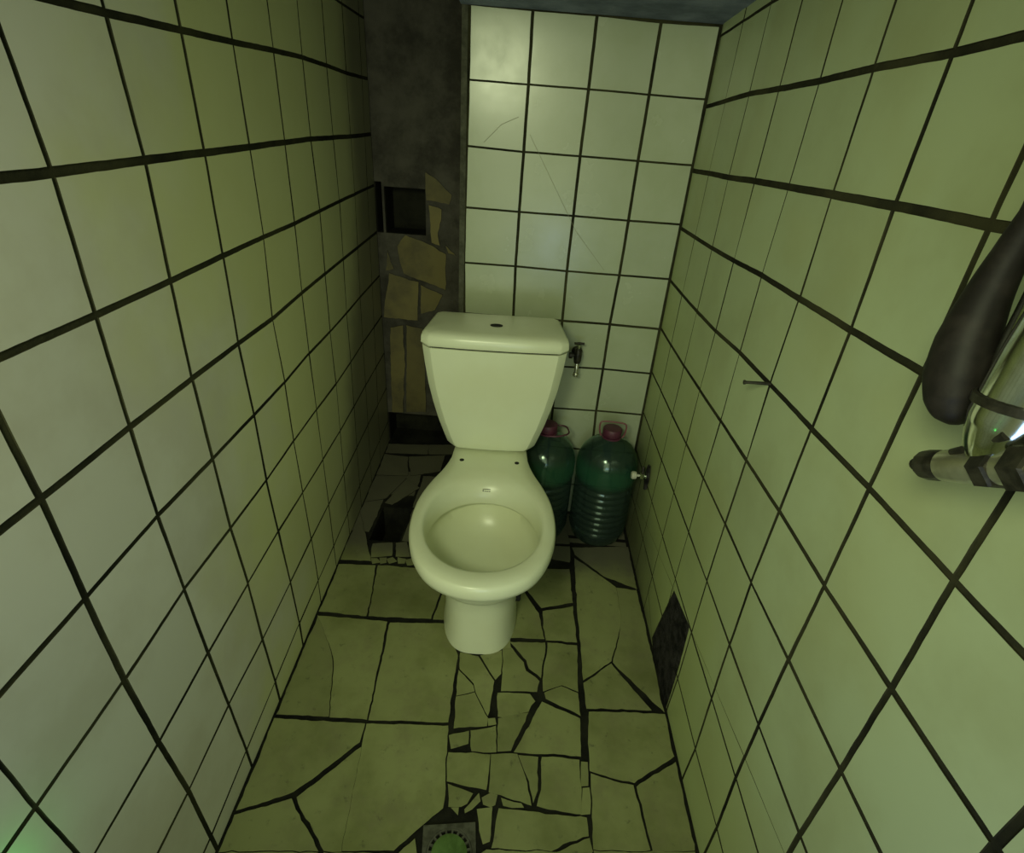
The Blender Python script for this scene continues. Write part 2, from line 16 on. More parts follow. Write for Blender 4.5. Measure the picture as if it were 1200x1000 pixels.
BACK_GRID={(0,0):(0.0120,1.4683),(0,1):(0.0120,1.3197),(0,2):(0.0120,1.1718),(0,3):(0.0120,1.0246),(0,4):(0.0120,0.8739),(0,5):(0.0120,0.7225),(0,6):(0.0120,0.5753),(0,7):(0.0120,0.4274),(0,8):(0.0120,0.2760),(0,9):(0.0120,0.1260),(0,10):(0.0120,-0.0240),(1,0):(-0.1437,1.4683),(1,1):(-0.1451,1.3225),(1,2):(-0.1472,1.1732),(1,3):(-0.1479,1.0246),(1,4):(-0.1493,0.8746),(1,5):(-0.1549,0.7260),(1,6):(-0.1549,0.5788),(1,7):(-0.1563,0.4288),(1,8):(-0.1500,0.2760),(1,9):(-0.1500,0.1260),(1,10):(-0.1500,-0.0240),(2,0):(-0.2958,1.4739),(2,1):(-0.2972,1.3253),(2,2):(-0.3000,1.1753),(2,3):(-0.3007,1.0267),(2,4):(-0.3021,0.8753),(2,5):(-0.3000,0.7260),(2,6):(-0.3000,0.5760),(2,7):(-0.3000,0.4260),(2,8):(-0.3000,0.2760),(2,9):(-0.3000,0.1260),(2,10):(-0.3000,-0.0240),(3,0):(-0.4486,1.4760),(3,1):(-0.4479,1.3267),(3,2):(-0.4493,1.1760),(3,3):(-0.4514,1.0274),(3,4):(-0.4521,0.8781),(3,5):(-0.4500,0.7260),(3,6):(-0.4500,0.5760),(3,7):(-0.4500,0.4260),(3,8):(-0.4500,0.2760),(3,9):(-0.4500,0.1260),(3,10):(-0.4500,-0.0240),(4,0):(-0.5993,1.4795),(4,1):(-0.5993,1.3288),(4,2):(-0.6007,1.1809),(4,3):(-0.6028,1.0288),(4,4):(-0.6035,0.8781),(4,5):(-0.6000,0.7260),(4,6):(-0.6000,0.5760),(4,7):(-0.6000,0.4260),(4,8):(-0.6000,0.2760),(4,9):(-0.6000,0.1260),(4,10):(-0.6000,-0.0240)}
FLOOR_SHARDS=[[(-0.896,-0.852),(-0.795,-0.846),(-0.84,-0.69),(-0.898,-0.565),(-0.912,-0.566)],[(-0.835,-0.689),(-0.79,-0.848),(-0.703,-0.846),(-0.731,-0.564),(-0.894,-0.564)],[(-0.697,-0.847),(-0.514,-0.834),(-0.518,-0.651),(-0.572,-0.553),(-0.721,-0.566)],[(-0.919,-0.548),(-0.794,-0.55),(-0.801,-0.481),(-0.822,-0.353),(-0.92,-0.361)],[(-0.786,-0.549),(-0.611,-0.539),(-0.599,-0.424),(-0.628,-0.348),(-0.814,-0.352)],[(-0.603,-0.541),(-0.55,-0.538),(-0.563,-0.454),(-0.592,-0.43)],[(-0.898,-0.987),(-0.881,-1.056),(-0.808,-1.013),(-0.703,-0.9),(-0.706,-0.858),(-0.895,-0.864)],[(-0.797,-1.023),(-0.708,-1.11),(-0.677,-1.108),(-0.697,-0.913)],[(-0.893,-1.125),(-0.721,-1.111),(-0.807,-1.027),(-0.89,-1.066)],[(-0.674,-1.107),(-0.576,-1.096),(-0.495,-1.015),(-0.512,-0.844),(-0.7,-0.858)],[(-0.9,-1.284),(-0.885,-1.35),(-0.607,-1.33),(-0.656,-1.187),(-0.719,-1.115),(-0.89,-1.129)],[(-0.653,-1.186),(-0.604,-1.33),(-0.561,-1.327),(-0.585,-1.104),(-0.706,-1.114)],[(-0.506,-0.691),(-0.465,-0.73),(-0.458,-0.753),(-0.422,-0.809),(-0.419,-0.798),(-0.414,-0.717),(-0.464,-0.649),(-0.512,-0.642)],[(-0.504,-0.765),(-0.463,-0.75),(-0.467,-0.736),(-0.508,-0.696)],[(-0.496,-0.847),(-0.423,-0.834),(-0.422,-0.816),(-0.462,-0.754),(-0.504,-0.769)],[(-0.411,-0.711),(-0.399,-0.695),(-0.401,-0.622),(-0.458,-0.646)],[(-0.419,-0.833),(-0.401,-0.829),(-0.405,-0.814),(-0.421,-0.818)],[(-0.497,-0.894),(-0.458,-0.88),(-0.461,-0.852),(-0.505,-0.866)],[(-0.45,-0.896),(-0.396,-0.891),(-0.401,-0.834),(-0.456,-0.85)],[(-0.392,-0.743),(-0.305,-0.736),(-0.299,-0.706),(-0.333,-0.68),(-0.341,-0.655),(-0.39,-0.598),(-0.399,-0.596)],[(-0.333,-0.648),(-0.325,-0.673),(-0.296,-0.696),(-0.287,-0.632),(-0.285,-0.588),(-0.38,-0.594)],[(-0.278,-0.622),(-0.289,-0.7),(-0.287,-0.731),(-0.241,-0.709),(-0.202,-0.722),(-0.201,-0.587),(-0.276,-0.589)],[(-0.282,-0.751),(-0.201,-0.786),(-0.203,-0.73),(-0.242,-0.716),(-0.284,-0.738)],[(-0.398,-0.809),(-0.374,-0.809),(-0.323,-0.789),(-0.31,-0.762),(-0.321,-0.745),(-0.401,-0.749)],[(-0.392,-0.89),(-0.361,-0.887),(-0.324,-0.793),(-0.397,-0.814)],[(-0.352,-0.89),(-0.202,-0.884),(-0.202,-0.797),(-0.292,-0.762)],[(-0.495,-0.965),(-0.409,-0.974),(-0.409,-0.898),(-0.501,-0.904)],[(-0.402,-0.978),(-0.312,-0.995),(-0.316,-0.979),(-0.331,-0.929),(-0.346,-0.894),(-0.406,-0.897)],[(-0.318,-0.95),(-0.307,-0.988),(-0.301,-0.966),(-0.299,-0.895),(-0.342,-0.896)],[(-0.291,-0.965),(-0.297,-0.995),(-0.208,-1.003),(-0.209,-0.894),(-0.288,-0.896)],[(-0.204,-0.946),(-0.191,-0.945),(-0.19,-0.897),(-0.201,-0.897)],[(-0.205,-1.004),(-0.191,-1.0),(-0.189,-0.952),(-0.202,-0.953)],[(-0.482,-1.012),(-0.458,-1.01),(-0.448,-1.004),(-0.439,-0.982),(-0.492,-0.971)],[(-0.449,-1.014),(-0.446,-1.021),(-0.434,-1.013),(-0.421,-0.996),(-0.426,-0.983)],[(-0.412,-1.001),(-0.396,-1.006),(-0.388,-1.001),(-0.385,-0.984),(-0.399,-0.98),(-0.418,-0.99)],[(-0.37,-1.0),(-0.352,-1.003),(-0.331,-1.001),(-0.335,-0.995),(-0.374,-0.989)],[(-0.414,-1.05),(-0.405,-1.074),(-0.393,-1.068),(-0.393,-1.007),(-0.424,-1.012)],[(-0.463,-1.024),(-0.463,-1.013),(-0.475,-1.014)],[(-0.386,-1.078),(-0.27,-1.073),(-0.247,-1.06),(-0.196,-1.043),(-0.197,-1.01),(-0.38,-1.007)],[(-0.258,-1.075),(-0.191,-1.069),(-0.195,-1.049)],[(-0.408,-1.091),(-0.395,-1.249),(-0.187,-1.158),(-0.191,-1.071),(-0.395,-1.083)],[(-0.529,-1.104),(-0.54,-1.076),(-0.57,-1.107)],[(-0.186,-0.224),(-0.097,-0.312),(-0.024,-0.354),(-0.003,-0.337),(-0.005,-0.168),(-0.193,-0.192)],[(-0.188,-0.538),(-0.184,-0.688),(-0.108,-0.627),(-0.08,-0.547),(-0.061,-0.469),(-0.066,-0.356),(-0.096,-0.328),(-0.187,-0.245)],[(-0.059,-0.469),(-0.073,-0.549),(-0.101,-0.632),(-0.003,-0.755),(0.004,-0.502),(0.001,-0.351),(-0.025,-0.365),(-0.061,-0.36)],[(-0.181,-0.767),(-0.024,-0.757),(-0.109,-0.638),(-0.183,-0.7)],[(-0.183,-0.914),(-0.09,-0.931),(-0.001,-0.864),(-0.005,-0.766),(-0.177,-0.778)],[(-0.185,-1.064),(-0.076,-1.055),(-0.095,-0.94),(-0.181,-0.923)],[(-0.067,-1.056),(0.021,-1.047),(0.002,-0.881),(-0.084,-0.941)],[(-0.171,-1.299),(0.05,-1.283),(0.021,-1.053),(-0.185,-1.07)],[(-0.39,-0.35),(-0.348,-0.395),(-0.295,-0.466),(-0.203,-0.433),(-0.208,-0.298),(-0.31,-0.303),(-0.391,-0.335)],[(-0.287,-0.534),(-0.28,-0.577),(-0.201,-0.574),(-0.203,-0.45),(-0.29,-0.479)],[(-0.389,-0.58),(-0.287,-0.574),(-0.305,-0.487),(-0.353,-0.406),(-0.422,-0.455)],[(-0.26,-0.254),(-0.207,-0.263),(-0.204,-0.189),(-0.263,-0.196)],[(-0.248,-0.177),(-0.204,-0.172),(-0.211,-0.106),(-0.238,-0.123)],[(-0.305,-0.267),(-0.274,-0.255),(-0.271,-0.202),(-0.3,-0.218)],[(-0.512,-0.629),(-0.379,-0.615),(-0.398,-0.306),(-0.556,-0.325)],[(-0.938,0.302),(-0.792,0.317),(-0.802,0.386),(-0.955,0.369)],[(-0.951,0.14),(-0.838,0.15),(-0.867,0.279),(-0.934,0.285)],[(-0.821,0.153),(-0.717,0.198),(-0.719,0.315),(-0.857,0.28)],[(-0.942,-0.032),(-0.884,-0.008),(-0.839,0.126),(-0.953,0.122)],[(-0.872,-0.033),(-0.851,-0.04),(-0.777,0.072),(-0.83,0.116)],[(-0.915,-0.337),(-0.847,-0.333),(-0.893,-0.115),(-0.926,-0.157)],[(-0.845,-0.317),(-0.787,-0.302),(-0.798,-0.246),(-0.855,-0.256)],[(-0.767,-0.304),(-0.729,-0.299),(-0.752,-0.236),(-0.781,-0.244)],[(-0.782,0.319),(-0.632,0.342),(-0.641,0.411),(-0.795,0.387)],[(-0.831,-0.343),(-0.816,-0.337),(-0.828,-0.325),(-0.84,-0.328)],[(-0.807,-0.34),(-0.794,-0.336),(-0.799,-0.319),(-0.815,-0.321)],[(-0.78,-0.338),(-0.764,-0.327),(-0.778,-0.315),(-0.79,-0.322)],[(-0.751,-0.333),(-0.738,-0.331),(-0.739,-0.316),(-0.758,-0.314)],[(-0.723,-0.337),(-0.697,-0.33),(-0.713,-0.309),(-0.732,-0.319)]]
RECESS_SHARDS=[[(-0.795,1.083),(-0.753,1.063),(-0.7,1.013),(-0.71,0.981),(-0.794,0.99)],[(-0.785,0.978),(-0.735,0.968),(-0.738,0.932),(-0.751,0.889),(-0.742,0.84),(-0.779,0.85)],[(-0.87,0.871),(-0.781,0.844),(-0.722,0.815),(-0.722,0.679),(-0.82,0.71),(-0.883,0.732),(-0.905,0.829)],[(-0.937,0.732),(-0.825,0.705),(-0.832,0.555),(-0.967,0.557)],[(-0.82,0.697),(-0.733,0.661),(-0.764,0.6),(-0.823,0.581)],[(-0.936,0.814),(-0.913,0.745),(-0.95,0.735)],[(-0.729,0.853),(-0.683,0.81),(-0.716,0.817)],[(-0.944,0.522),(-0.889,0.536),(-0.889,0.357),(-0.905,0.147),(-0.956,0.143)],[(-0.879,0.537),(-0.809,0.525),(-0.806,0.156),(-0.894,0.148)]]
NICHE=[(-0.938, 1.022), (-0.807, 1.028), (-0.789, 0.886), (-0.944, 0.869)]
SLOT=[(-0.966, 1.044), (-0.941, 1.032), (-0.947, 0.875), (-0.975, 0.873)]
LOW_GAP=[(-0.968, 0.125), (-0.697, 0.15), (-0.696, 0.006), (-0.972, -0.02)]
PIT=[(-0.894, -0.061), (-0.801, -0.049), (-0.753, -0.232), (-0.858, -0.237)]
WALL_HOLE=[(-0.605, 0.255), (-0.736, 0.278), (-0.743, 0.2), (-0.748, 0.099), (-0.749, -0.026), (-0.652, -0.037), (-0.552, 0.015)]
CRACKS=[[(-0.556, 1.192), (-0.511, 1.236), (-0.468, 1.255)], [(-0.436, 1.217), (-0.289, 0.987), (-0.195, 0.885)]]
LX0=-0.95491
LSLOPE=-0.04093
RSLOPE=-0.02141


# ------------------------------------------------------------------ camera
cam_data = bpy.data.cameras.new('camera')
cam_data.sensor_width = 36.0
cam_data.lens = 628.498 / 1200.0 * 36.0
cam_data.clip_start = 0.02
cam = bpy.data.objects.new('camera', cam_data)
COL.objects.link(cam)
cam.matrix_world = Matrix((
    (CAM_R[0], CAM_U[0], -CAM_F[0], CAM_LOC[0]),
    (CAM_R[1], CAM_U[1], -CAM_F[1], CAM_LOC[1]),
    (CAM_R[2], CAM_U[2], -CAM_F[2], CAM_LOC[2]),
    (0, 0, 0, 1)))
SC.camera = cam

# ------------------------------------------------------------------ light and exposure
world = bpy.data.worlds.new('dim_surroundings')
world.use_nodes = True
world.node_tree.nodes['Background'].inputs[0].default_value = (0.55, 0.7, 0.45, 1)
world.node_tree.nodes['Background'].inputs[1].default_value = 0.02
SC.world = world


def area_light(name, loc, target, sx, sy, energy, color):
    d = bpy.data.lights.new(name, 'AREA')
    d.shape = 'RECTANGLE'
    d.size, d.size_y = sx, sy
    d.energy, d.color = energy, color
    o = bpy.data.objects.new(name, d)
    COL.objects.link(o)
    o.location = loc
    o.rotation_euler = (Vector(target) - Vector(loc)).to_track_quat('-Z', 'Y').to_euler()
    return o


area_light('doorway_daylight', (-0.50, -2.62, 1.05), (-0.50, 0.0, 0.9), 0.80, 1.50, 8.8, (0.92, 1.0, 0.62))
area_light('added_cool_fill', (-0.30, -1.80, 0.60), (-0.20, -0.15, 1.60), 0.3, 0.2, 1.1, (0.40, 0.60, 1.0))  # unseen cool fill, added to tint the soffit and upper tiles
fill_spot = bpy.data.lights.new('added_front_spot', 'SPOT')  # unseen spot behind the camera, added to brighten the middle of the room
fill_spot.energy, fill_spot.color = 33.0, (0.92, 1.0, 0.60)
fill_spot.spot_size, fill_spot.spot_blend, fill_spot.shadow_soft_size = math.radians(92), 1.0, 0.12
fill_spot_o = bpy.data.objects.new('added_front_spot', fill_spot)
COL.objects.link(fill_spot_o)
fill_spot_o.location = (-0.66, -1.86, 1.50)
fill_spot_o.rotation_euler = (Vector((-0.30, -0.25, 0.48)) - Vector(fill_spot_o.location)).to_track_quat('-Z', 'Y').to_euler()
green = bpy.data.lights.new('added_green_point', 'POINT')  # added point for the green glow in the corner; no device stands there
green.energy, green.color, green.shadow_soft_size = 0.07, (0.08, 1.0, 0.16), 0.012
green_o = bpy.data.objects.new('added_green_point', green)
COL.objects.link(green_o)
green_o.location = (-0.865, -1.385, 0.505)

SC.view_settings.view_transform = 'Standard'
SC.view_settings.look = 'None'
SC.view_settings.gamma = 1.0
SC.view_settings.use_curve_mapping = False
SC.view_settings.exposure = 0.0


# ------------------------------------------------------------------ materials
class NT:
    def __init__(self, name, rough=0.5, metal=0.0, spec=0.5):
        self.m = bpy.data.materials.new(name)
        self.m.use_nodes = True
        self.t = self.m.node_tree
        self.b = self.t.nodes['Principled BSDF']
        self.b.inputs['Roughness'].default_value = rough
        self.b.inputs['Metallic'].default_value = metal
        self.b.inputs['Specular IOR Level'].default_value = spec
        self.geo = self.t.nodes.new('ShaderNodeNewGeometry')

    def val(self, s, x):
        if hasattr(x, 'links'):
            self.t.links.new(x, s)
        else:
            s.default_value = x

    def noise(self, scale, detail=4, rough=0.6, vec=None):
        n = self.t.nodes.new('ShaderNodeTexNoise')
        n.inputs['Scale'].default_value = scale
        n.inputs['Detail'].default_value = detail
        n.inputs['Roughness'].default_value = rough
        self.t.links.new(vec if vec is not None else self.geo.outputs['Position'], n.inputs['Vector'])
        return n.outputs['Fac']

    def math(self, op, a, b=0.0, c=0.0, clamp=False):
        n = self.t.nodes.new('ShaderNodeMath')
        n.operation = op
        n.use_clamp = clamp
        for s, x in zip(n.inputs, (a, b, c)):
            self.val(s, x)
        return n.outputs[0]

    def ramp(self, f, lo, hi, a=0.0, b=1.0):
        n = self.t.nodes.new('ShaderNodeMapRange')
        n.interpolation_type = 'SMOOTHSTEP'
        self.t.links.new(f, n.inputs[0])
        for i, x in enumerate((lo, hi, a, b)):
            n.inputs[i + 1].default_value = x
        return n.outputs[0]

    def mix(self, f, a, b):
        n = self.t.nodes.new('ShaderNodeMix')
        n.data_type = 'RGBA'
        self.val(n.inputs[0], f)
        for s, x in ((n.inputs[6], a), (n.inputs[7], b)):
            if isinstance(x, tuple):
                s.default_value = (*x, 1)
            else:
                self.t.links.new(x, s)
        return n.outputs[2]

    def xyz(self):
        n = self.t.nodes.new('ShaderNodeSeparateXYZ')
        self.t.links.new(self.geo.outputs['Position'], n.inputs[0])
        return n.outputs

    def color(self, c):
        self.val(self.b.inputs['Base Color'], (*c, 1) if isinstance(c, tuple) else c)

    def bump(self, f, strength, dist=0.002):
        n = self.t.nodes.new('ShaderNodeBump')
        n.inputs['Strength'].default_value = strength
        n.inputs['Distance'].default_value = dist
        self.t.links.new(f, n.inputs['Height'])
        self.t.links.new(n.outputs[0], self.b.inputs['Normal'])


def tile_material(name, base, dull, rough, grime_tone=None, variation=0.10, bump=0.04, speck=0.0):
    k = NT(name, rough)
    isl = k.geo.outputs['Random Per Island']
    c = k.mix(k.ramp(k.noise(5.0, 5), 0.40, 0.68), base, dull)
    v = k.math('MULTIPLY_ADD', isl, variation, 1.0 - variation)
    comb = k.t.nodes.new('ShaderNodeCombineColor')
    for s in comb.inputs:
        k.t.links.new(v, s)
    mul = k.t.nodes.new('ShaderNodeMix')
    mul.data_type, mul.blend_type = 'RGBA', 'MULTIPLY'
    mul.inputs[0].default_value = 1.0
    k.t.links.new(c, mul.inputs[6])
    k.t.links.new(comb.outputs[0], mul.inputs[7])
    c = mul.outputs[2]
    if speck:
        c = k.mix(k.ramp(k.noise(38.0, 6, 0.7), 0.58, 0.75, 0.0, speck), c, (0.05, 0.05, 0.03))
    if grime_tone is not None:
        c = grime_tone(k, c)
    k.color(c)
    k.val(k.b.inputs['Roughness'], k.math('MULTIPLY_ADD', k.noise(9.0, 4), 0.25, rough - 0.12))
    k.bump(k.noise(14.0, 2), bump)
    return k.m


def left_tones(k, c):
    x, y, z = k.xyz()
    # darker tone that starts at a ragged line near the alcove and leans forward towards the floor
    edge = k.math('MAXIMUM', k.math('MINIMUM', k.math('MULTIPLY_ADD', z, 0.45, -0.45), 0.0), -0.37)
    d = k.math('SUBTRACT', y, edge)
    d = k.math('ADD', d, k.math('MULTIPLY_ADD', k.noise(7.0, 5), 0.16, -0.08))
    # yellow colour cast painted into the tiles on the inner half of the wall
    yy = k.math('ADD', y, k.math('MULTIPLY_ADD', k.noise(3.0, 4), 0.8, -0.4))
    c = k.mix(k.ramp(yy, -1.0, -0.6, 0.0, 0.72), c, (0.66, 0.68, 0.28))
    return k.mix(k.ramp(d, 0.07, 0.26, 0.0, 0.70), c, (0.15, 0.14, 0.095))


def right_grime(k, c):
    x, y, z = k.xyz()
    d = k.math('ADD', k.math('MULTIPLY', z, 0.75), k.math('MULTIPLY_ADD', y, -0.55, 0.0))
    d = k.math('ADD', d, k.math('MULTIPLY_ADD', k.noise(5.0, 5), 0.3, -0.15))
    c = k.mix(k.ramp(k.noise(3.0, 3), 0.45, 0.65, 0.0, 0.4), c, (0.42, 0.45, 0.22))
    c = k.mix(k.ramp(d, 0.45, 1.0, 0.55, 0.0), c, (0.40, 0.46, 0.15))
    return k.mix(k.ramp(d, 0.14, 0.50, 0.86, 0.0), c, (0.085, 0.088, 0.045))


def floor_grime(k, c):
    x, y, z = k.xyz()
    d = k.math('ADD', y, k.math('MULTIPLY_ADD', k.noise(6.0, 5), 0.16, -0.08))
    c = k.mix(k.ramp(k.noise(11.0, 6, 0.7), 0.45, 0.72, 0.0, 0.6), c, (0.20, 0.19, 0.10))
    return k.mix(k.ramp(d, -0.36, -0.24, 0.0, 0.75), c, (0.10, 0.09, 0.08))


M_LEFT = tile_material('glazed_wall_tile_toned', (0.72, 0.70, 0.61), (0.64, 0.61, 0.51), 0.42, left_tones)
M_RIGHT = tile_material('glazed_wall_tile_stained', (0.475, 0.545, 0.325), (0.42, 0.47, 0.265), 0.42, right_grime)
M_BACK = tile_material('glazed_wall_tile_clean', (0.42, 0.46, 0.33), (0.38, 0.42, 0.28), 0.24, None, 0.06, 0.03)
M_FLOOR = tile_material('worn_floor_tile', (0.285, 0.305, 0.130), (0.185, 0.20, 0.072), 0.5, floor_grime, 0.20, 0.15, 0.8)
M_SHARD = tile_material('yellowed_tile_shard', (0.21, 0.175, 0.06), (0.10, 0.085, 0.04), 0.7, None, 0.35, 0.1, 0.5)


def rough_material(name, a, b, scale, rough=0.95, bump=0.6, dist=0.004):
    k = NT(name, rough, 0.0, 0.2)
    k.color(k.mix(k.ramp(k.noise(scale, 8, 0.65), 0.32, 0.68), a, b))
    k.bump(k.noise(scale * 4, 8, 0.7), bump, dist)
    return k.m


M_GROUT = rough_material('blackened_grout', (0.010, 0.010, 0.006), (0.050, 0.048, 0.022), 5.0)
M_GROUT_HOLE_SHADE = rough_material('black_grout_and_hole_shade', (0.006, 0.006, 0.005), (0.022, 0.022, 0.014), 10.0)
M_MORTAR = rough_material('bare_dark_mortar', (0.040, 0.037, 0.030), (0.10, 0.093, 0.075), 9.0)
M_PLASTER = rough_material('grey_plaster_edge', (0.05, 0.05, 0.035), (0.11, 0.11, 0.08), 22.0)
M_CONC = rough_material('grey_concrete_soffit', (0.13, 0.15, 0.21), (0.28, 0.31, 0.42), 7.0)
M_RUBBLE = rough_material('dark_rubble', (0.002, 0.002, 0.002), (0.050, 0.045, 0.046), 40.0, 0.95, 1.0, 0.008)


def plain(name, c, rough, metal=0.0, spec=0.5, var=None, scale=20.0, bump=0.0):
    k = NT(name, rough, metal, spec)
    if var:
        k.color(k.mix(k.ramp(k.noise(scale, 5), 0.4, 0.65), c, var))
    else:
        k.color(c)
    if bump:
        k.bump(k.noise(scale * 2, 4), bump)
    return k.m


M_PORC = plain('cream_porcelain', (0.74, 0.77, 0.58), 0.30, var=(0.71, 0.73, 0.53), scale=4.0)
M_BOWL = M_PORC
M_HOLE = plain('black_hole', (0.006, 0.006, 0.005), 0.8)
M_PRINT = plain('dark_printed_mark', (0.06, 0.06, 0.05), 0.6)
M_CHROME = plain('tarnished_chrome', (0.74, 0.78, 0.70), 0.13, 1.0, var=(0.62, 0.66, 0.58), scale=40.0, bump=0.02)
M_DARKMETAL = plain('blackened_metal', (0.022, 0.020, 0.016), 0.42, 0.5, var=(0.06, 0.055, 0.04), scale=70.0, bump=0.1)
M_BRASS = plain('dirty_grey_brass', (0.55, 0.55, 0.42), 0.28, 0.85, var=(0.42, 0.41, 0.30), scale=40.0)
M_RUBBER = plain('black_rubber', (0.012, 0.010, 0.009), 0.55, 0.0, 0.25, var=(0.022, 0.018, 0.016), scale=50.0)
M_CAP = plain('faded_crimson_plastic', (0.095, 0.020, 0.045), 0.5, var=(0.06, 0.012, 0.028), scale=30.0)
M_LOOP = plain('dusty_pink_plastic', (0.19, 0.060, 0.075), 0.5)
M_DRAINFRAME = plain('weathered_drain_metal', (0.13, 0.13, 0.10), 0.45, 0.3, var=(0.07, 0.07, 0.05), scale=60.0, bump=0.2)
M_DRAINCAP = plain('green_tinged_drain_plate', (0.14, 0.24, 0.07), 0.35, 0.2, var=(0.09, 0.16, 0.04), scale=40.0)


def pet_material():
    k = NT('green_tinted_plastic', 0.08)
    t = k.t
    t.nodes.remove(k.b)
    out = t.nodes['Material Output']
    tr = t.nodes.new('ShaderNodeBsdfTransparent')
    tr.inputs[0].default_value = (0.60, 0.70, 0.67, 1)
    df = t.nodes.new('ShaderNodeBsdfDiffuse')
    # refracted light painted into the shoulder colour as a greener zone
    tc = t.nodes.new('ShaderNodeTexCoord')
    sp = t.nodes.new('ShaderNodeSeparateXYZ')
    t.links.new(tc.outputs['Object'], sp.inputs[0])
    band = k.math('MULTIPLY', k.ramp(sp.outputs[2], 0.235, 0.275), k.ramp(sp.outputs[2], 0.30, 0.35, 1.0, 0.0))
    t.links.new(k.mix(band, (0.030, 0.048, 0.044), (0.030, 0.125, 0.070)), df.inputs[0])
    gl = t.nodes.new('ShaderNodeBsdfGlossy')
    gl.inputs[0].default_value = (0.75, 1.0, 0.85, 1)
    gl.inputs['Roughness'].default_value = 0.14
    fr = t.nodes.new('ShaderNodeFresnel')
    fr.inputs[0].default_value = 1.6
    m1 = t.nodes.new('ShaderNodeMixShader')
    m1.inputs[0].default_value = 0.48
    t.links.new(tr.outputs[0], m1.inputs[1])
    t.links.new(df.outputs[0], m1.inputs[2])
    m2 = t.nodes.new('ShaderNodeMixShader')
    t.links.new(k.math('MULTIPLY', fr.outputs[0], k.math('SUBTRACT', 1.0, k.geo.outputs['Backfacing'])), m2.inputs[0])
    t.links.new(m1.outputs[0], m2.inputs[1])
    t.links.new(gl.outputs[0], m2.inputs[2])
    t.links.new(m2.outputs[0], out.inputs[0])
    return k.m


M_PET = pet_material()


